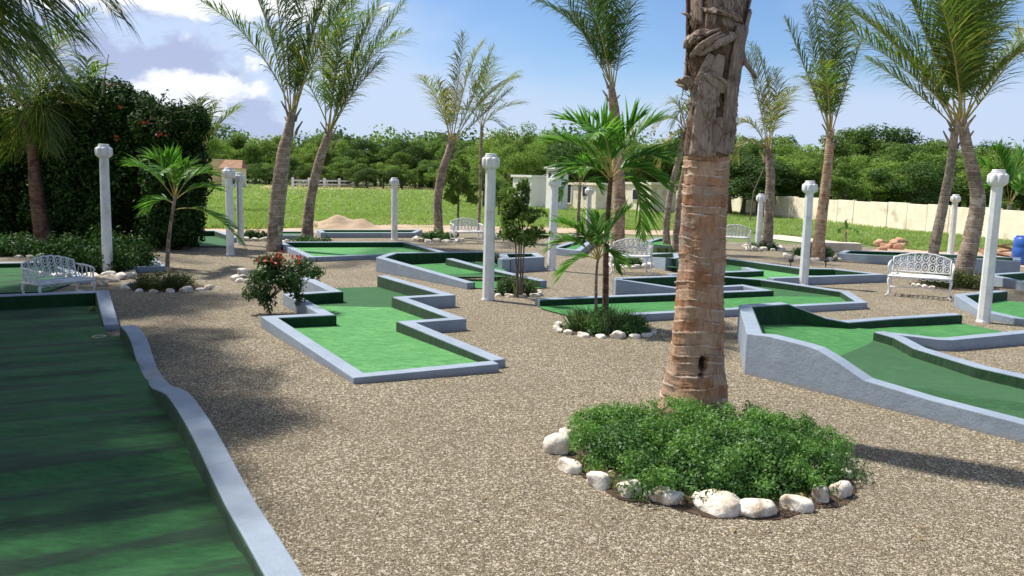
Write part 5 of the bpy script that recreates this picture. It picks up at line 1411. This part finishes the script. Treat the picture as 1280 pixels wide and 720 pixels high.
# ------------------------------------------------------------------ cream block wall
def block_wall():
    a, b = G(800, 252.5), G(1280, 305.0); d = (b - a); d.z = 0; Ln = d.length; d.normalize(); nrm = Vector((-d.y, d.x, 0))
    if nrm.dot(-a) < 0: nrm = -nrm
    Lt = Ln + 16; ang = math.atan2(d.y, d.x); rt = root('boundary_wall', a, 'long cream block wall running behind the meadow', 'wall')
    H0 = 1.40; PL = 1.62; n = int(Lt / PL); mb = MB(); w, gp_ = PL - .03, .03
    rows = 1
    def blockmesh(hh):
        g = MB(); g.box((PL / 2, 0, hh / 2), (w, .14, hh)); return g.mesh('wall_panel', M['cream'])
    ms = [blockmesh(H0), blockmesh(H0 + .035), blockmesh(H0 - .03)]
    for i in range(n):
        o = link('wall_panel', ms[(i * 7 + i // 3) % 3], rt); p = d * (i * PL) + nrm * rnd.uniform(-.015, .015)
        o.location = p; o.rotation_euler.z = ang; bevel(o, .01, 1)
        if i % 3 == 0:
            g = MB(); g.box((0, 0, H0 / 2 + .02), (.09, .17, H0 + .05)); o = link('pillar', g.mesh('pillar', M['cream']), rt); o.location = d * (i * PL); o.rotation_euler.z = ang
    g = MB(); g.box((Lt / 2, 0, .05), (Lt, .10, .30)); o = link('plinth', g.mesh('plinth', M['cream']), rt); o.rotation_euler.z = ang
block_wall()

# ------------------------------------------------------------------ buildings
def house(px, Y, w, dpt, h, mat, label, ang=0, openings=(), roof=None, parapet=True):
    b = D(px, 240, Y); b.z = 0; rt = root('house', b, label, 'building', rz=ang)
    g = MB(); g.box((0, 0, h / 2), (w, dpt, h)); bevel(link('walls', g.mesh('walls', M[mat]), rt), .02, 1)
    if roof:
        g = MB(); x, y = w / 2 + .3, dpt / 2 + .3
        g.add([(-x, -y, h), (x, -y, h), (x, y, h), (-x, y, h), (-x * .75, 0, h + roof), (x * .75, 0, h + roof)], [(0, 1, 5, 4), (1, 2, 5), (2, 3, 4, 5), (3, 0, 4), (3, 2, 1, 0)])
        link('roof', g.mesh('roof', M['roof']), rt)
    elif parapet:
        g = MB(); g.box((0, 0, h + .08), (w + .25, dpt + .25, .16)); link('roof', g.mesh('roof', M[mat]), rt)
    for (x, z, ww, hh, nm) in openings:
        g = MB(); g.box((x, -dpt / 2 - .01, z), (ww, .12, hh)); o = link(nm, g.mesh(nm, M['white']), rt)
        g = MB(); g.box((x, -dpt / 2 - .075, z), (ww * .8, .02, hh * .84)); link('pane' if nm == 'window' else 'leaf_panel', g.mesh('pane', M['dark']), o)
    return rt
house(266, 105, 3.4, 4, 3.2, 'yellow', 'small yellow building right of the hedge', R(-40), [(1.0, 1.2, .8, 1.6, 'door'), (-.8, 1.5, .8, .8, 'window')])
house(293, 103, 2.2, 3.0, 2.3, 'cream', 'brown roofed shed beside the yellow building', R(4), [(0, 1.0, 1.2, 1.4, 'door')], roof=1.0)
house(668, 62, 2.6, 2.2, 2.2, 'house_white', 'white flat roofed house seen through the sapling leaves', R(-58), [(-.4, 1.45, .6, .6, 'window'), (.9, .95, .7, 1.5, 'door')])
house(696, 58, 1.1, 1.1, 2.8, 'house_white', 'white tower like block behind the middle post', R(-58), [(0, 2.4, .4, .6, 'window')])
house(738, 62, 4.0, 2.0, 1.75, 'cream', 'pale arched outbuilding behind the little palm', R(-58), [(-1.4, 1.1, 1.0, 1.6, 'door'), (.8, 1.3, .8, .8, 'window')])
house(812, 60, 3.0, 2.4, 1.9, 'cream', 'low cream building between the palms, left of the big trunk', R(-58), [(0, 1.2, .8, .8, 'window')])

# white rail fence and wire fence
def rail_fence():
    a, b = G(366, 234.6), G(442, 234.8); rt = root('rail_fence', a, 'low white rail fence across the far side of the meadow', 'fence')
    d = b - a; n = 4
    for i in range(n + 1):
        p = d * (i / n); g = MB(); g.box((p.x, p.y, .65), (.3, .3, 1.35)); link('fence_post', g.mesh('fence_post', M['white']), rt)
    for z in (.45, .95):
        g = MB(); g.tube([(0, 0, z), (d.x, d.y, z)], .12, 6); link('rail', g.mesh('rail', M['white']), rt)
    a, b = G(430, 233.9), G(585, 234.4); rt = root('wire_fence', a, 'dark wire fence before the far wood', 'fence'); d = b - a
    for i in range(13):
        p = d * (i / 12); g = MB(); g.tube([(p.x, p.y, 0), (p.x, p.y, 2.1)], .07, 5); link('fence_post', g.mesh('fence_post', M['wire']), rt)
    for z in np.linspace(.3, 2.05, 7):
        g = MB(); g.tube([(0, 0, z), (d.x, d.y, z)], .028, 4, cap=False); link('wire', g.mesh('wire', M['wire']), rt)
rail_fence()

# ------------------------------------------------------------------ heaps and junk
def heap(px, py, wpx, h, mat, label, seed, name, cat, dep=.5, peaks=None):
    from mathutils import noise as mn
    c = G(px, py); k = mpp(c.y); rx = wpx * k / 2; ry = rx * dep; nx, ny = 60, 30; V = []
    for j in range(ny + 1):
        for i in range(nx + 1):
            u, v = -1 + 2 * i / nx, -1 + 2 * j / ny; q = u * u + v * v
            base = max(0, 1 - q)
            pk = sum(hh * math.exp(-((u - x) / w) ** 2 - (v / .6) ** 2) for x, w, hh in (peaks or [(0, .5, 1)]))
            z = h * pk * min(1, base * 2.5) + .05 * h * mn.noise(Vector((u * 6, v * 6, seed))) * min(1, base * 3) + .06 * h * mn.noise(Vector((u * 15, v * 15, seed))) * min(1, base * 3)
            V.append((u * rx, v * ry, z - .02))
    F = [[j * (nx + 1) + i, j * (nx + 1) + i + 1, (j + 1) * (nx + 1) + i + 1, (j + 1) * (nx + 1) + i] for j in range(ny) for i in range(nx)]
    o = link(name, np_mesh(name, V, F, [M[mat]], smooth=True)); o.location = (c.x, c.y, 0); return tag(o, label, cat)
heap(430, 284, 150, .50, 'dirt', 'low sand heap at the near edge of the meadow', 3, 'sand_heap', 'sand heap', .35, [(-.1, .22, 1), (.3, .2, .7), (-.55, .25, .45)])
for i, (x, y, s) in enumerate([(1100, 306, 7), (1107, 308, 6), (1117, 307, 8), (1125, 305, 8), (1122, 310, 6), (1130, 308, 6), (1112, 309, 5), (1103, 311, 5)]):
    p = G(x, y + 2); k = mpp(p.y); o = rock(p, s * k * 1.1, s * k, s * k * .95, 'reddish lump of rubble piled before the cream wall', 'red rubble lumps before the cream wall', i, name='rubble_lump', cat='rubble')
    o.material_slots[0].link = 'OBJECT'; o.material_slots[0].material = M['redrock']
for i, (x, y, rz, w) in enumerate([(1250, 322, .2, 1.5), (1258, 320, -.15, 1.6), (1262, 323, .05, 1.4), (1244, 324, .5, 1.2)]):
    p = G(x, y); g = MB(); g.box((0, 0, 0), (w, .35, .05), rz=rz); o = link('old_board', g.mesh('old_board', M['wood'])); o.location = (p.x, p.y, .12 + .1 * i); o.rotation_euler = (.25 - .15 * i, .2 * (-1) ** i, 0)
    bevel(o, .006, 1); tag(o, ('lowest', 'second', 'third', 'topmost')[i] + ' brown board of the stack beside the blue barrel', 'board', 'brown boards stacked beside the blue barrel')
p = G(1277, 331); rt = root('plastic_barrel', p, 'blue plastic barrel at the right edge beside the boards', 'barrel')
g = MB(); g.lathe([(.24, 0), (.27, .03), (.29, .2), (.275, .22), (.295, .25), (.295, .5), (.28, .53), (.29, .56), (.27, .8), (.22, .84)], 24); link('body', g.mesh('body', M['bluep'], True), rt)
g = MB(); g.lathe([(.225, .84), (.225, .87), (.2, .875), (.02, .87)], 24); link('lid', g.mesh('lid', M['bluep'], True), rt)
# low block at the end of the track
p = G(1060, 316); g = MB(); g.box((0, 0, .17), (1.7, .5, .34)); o = link('concrete_block', g.mesh('concrete_block', M['track'])); o.location = (p.x - .5, p.y, 0); bevel(o, .02); tag(o, 'low pale concrete block at the end of the track, behind the long blue hole', 'block')
# small spot lights standing in the gravel
for x, y, lb in [(988, 334, 'small black spotlight at the wall of the thin hole, left of the post'), (1032, 334, 'small black spotlight at the wall of the thin hole, right of the post')]:
    p = G(x, y); rt = root('garden_spotlight', p, lb, 'spotlight'); g = MB(); g.tube([(0, 0, 0), (0, 0, .16)], .015, 6); link('stake', g.mesh('stake', M['dark']), rt)
    g = MB(); g.tube([(-.05, .02, .17), (.06, -.03, .2)], .05, 8); link('lamp_head', g.mesh('lamp_head', M['dark']), rt)

# fallen leaf bits and twigs on the gravel
def litter():
    rg = np.random.default_rng(21); n = 420
    y = 5 + 17 * rg.random(n) ** 1.3; x = (-.35 + .95 * rg.random(n)) * y
    P = np.stack([x, y, np.full(n, .012)], 1); Nn = np.array([0, 0, 1.]) + rg.normal(size=(n, 3)) * .25
    V, F = leaf_np(P, Nn, rg.uniform(.02, .07, n), rg, .3); o = link('leaf_litter', np_mesh('leaf_litter', V, F, [M['frond_dry'], M['twig']], (rg.random(n) < .4).astype(int)))
    tag(o, 'dry leaf bits lying about on the gravel', 'leaf litter', kind='stuff')
litter()

# ------------------------------------------------------------------ look-alikes told apart by their order in the row
ORD = 'leftmost second third fourth fifth sixth seventh eighth ninth tenth eleventh twelfth thirteenth fourteenth fifteenth sixteenth seventeenth eighteenth nineteenth twentieth'.split()
def order_labels():
    by = {}
    for o in COL.objects:
        if o.parent is None and 'label' in o and 'group' in o: by.setdefault(o['label'], []).append(o)
    for lb, os_ in by.items():
        if len(os_) < 2 or len(os_) > 20: continue
        def pxof(o):
            v = o.location - CAM; return v.dot(_X) / max(.1, v.dot(_F))
        os_.sort(key=pxof)
        for i, o in enumerate(os_):
            o['label'] = (lb + ', ' + ('leftmost' if i == 0 else 'rightmost' if i == len(os_) - 1 else ORD[i] + ' from the left'))
order_labels()
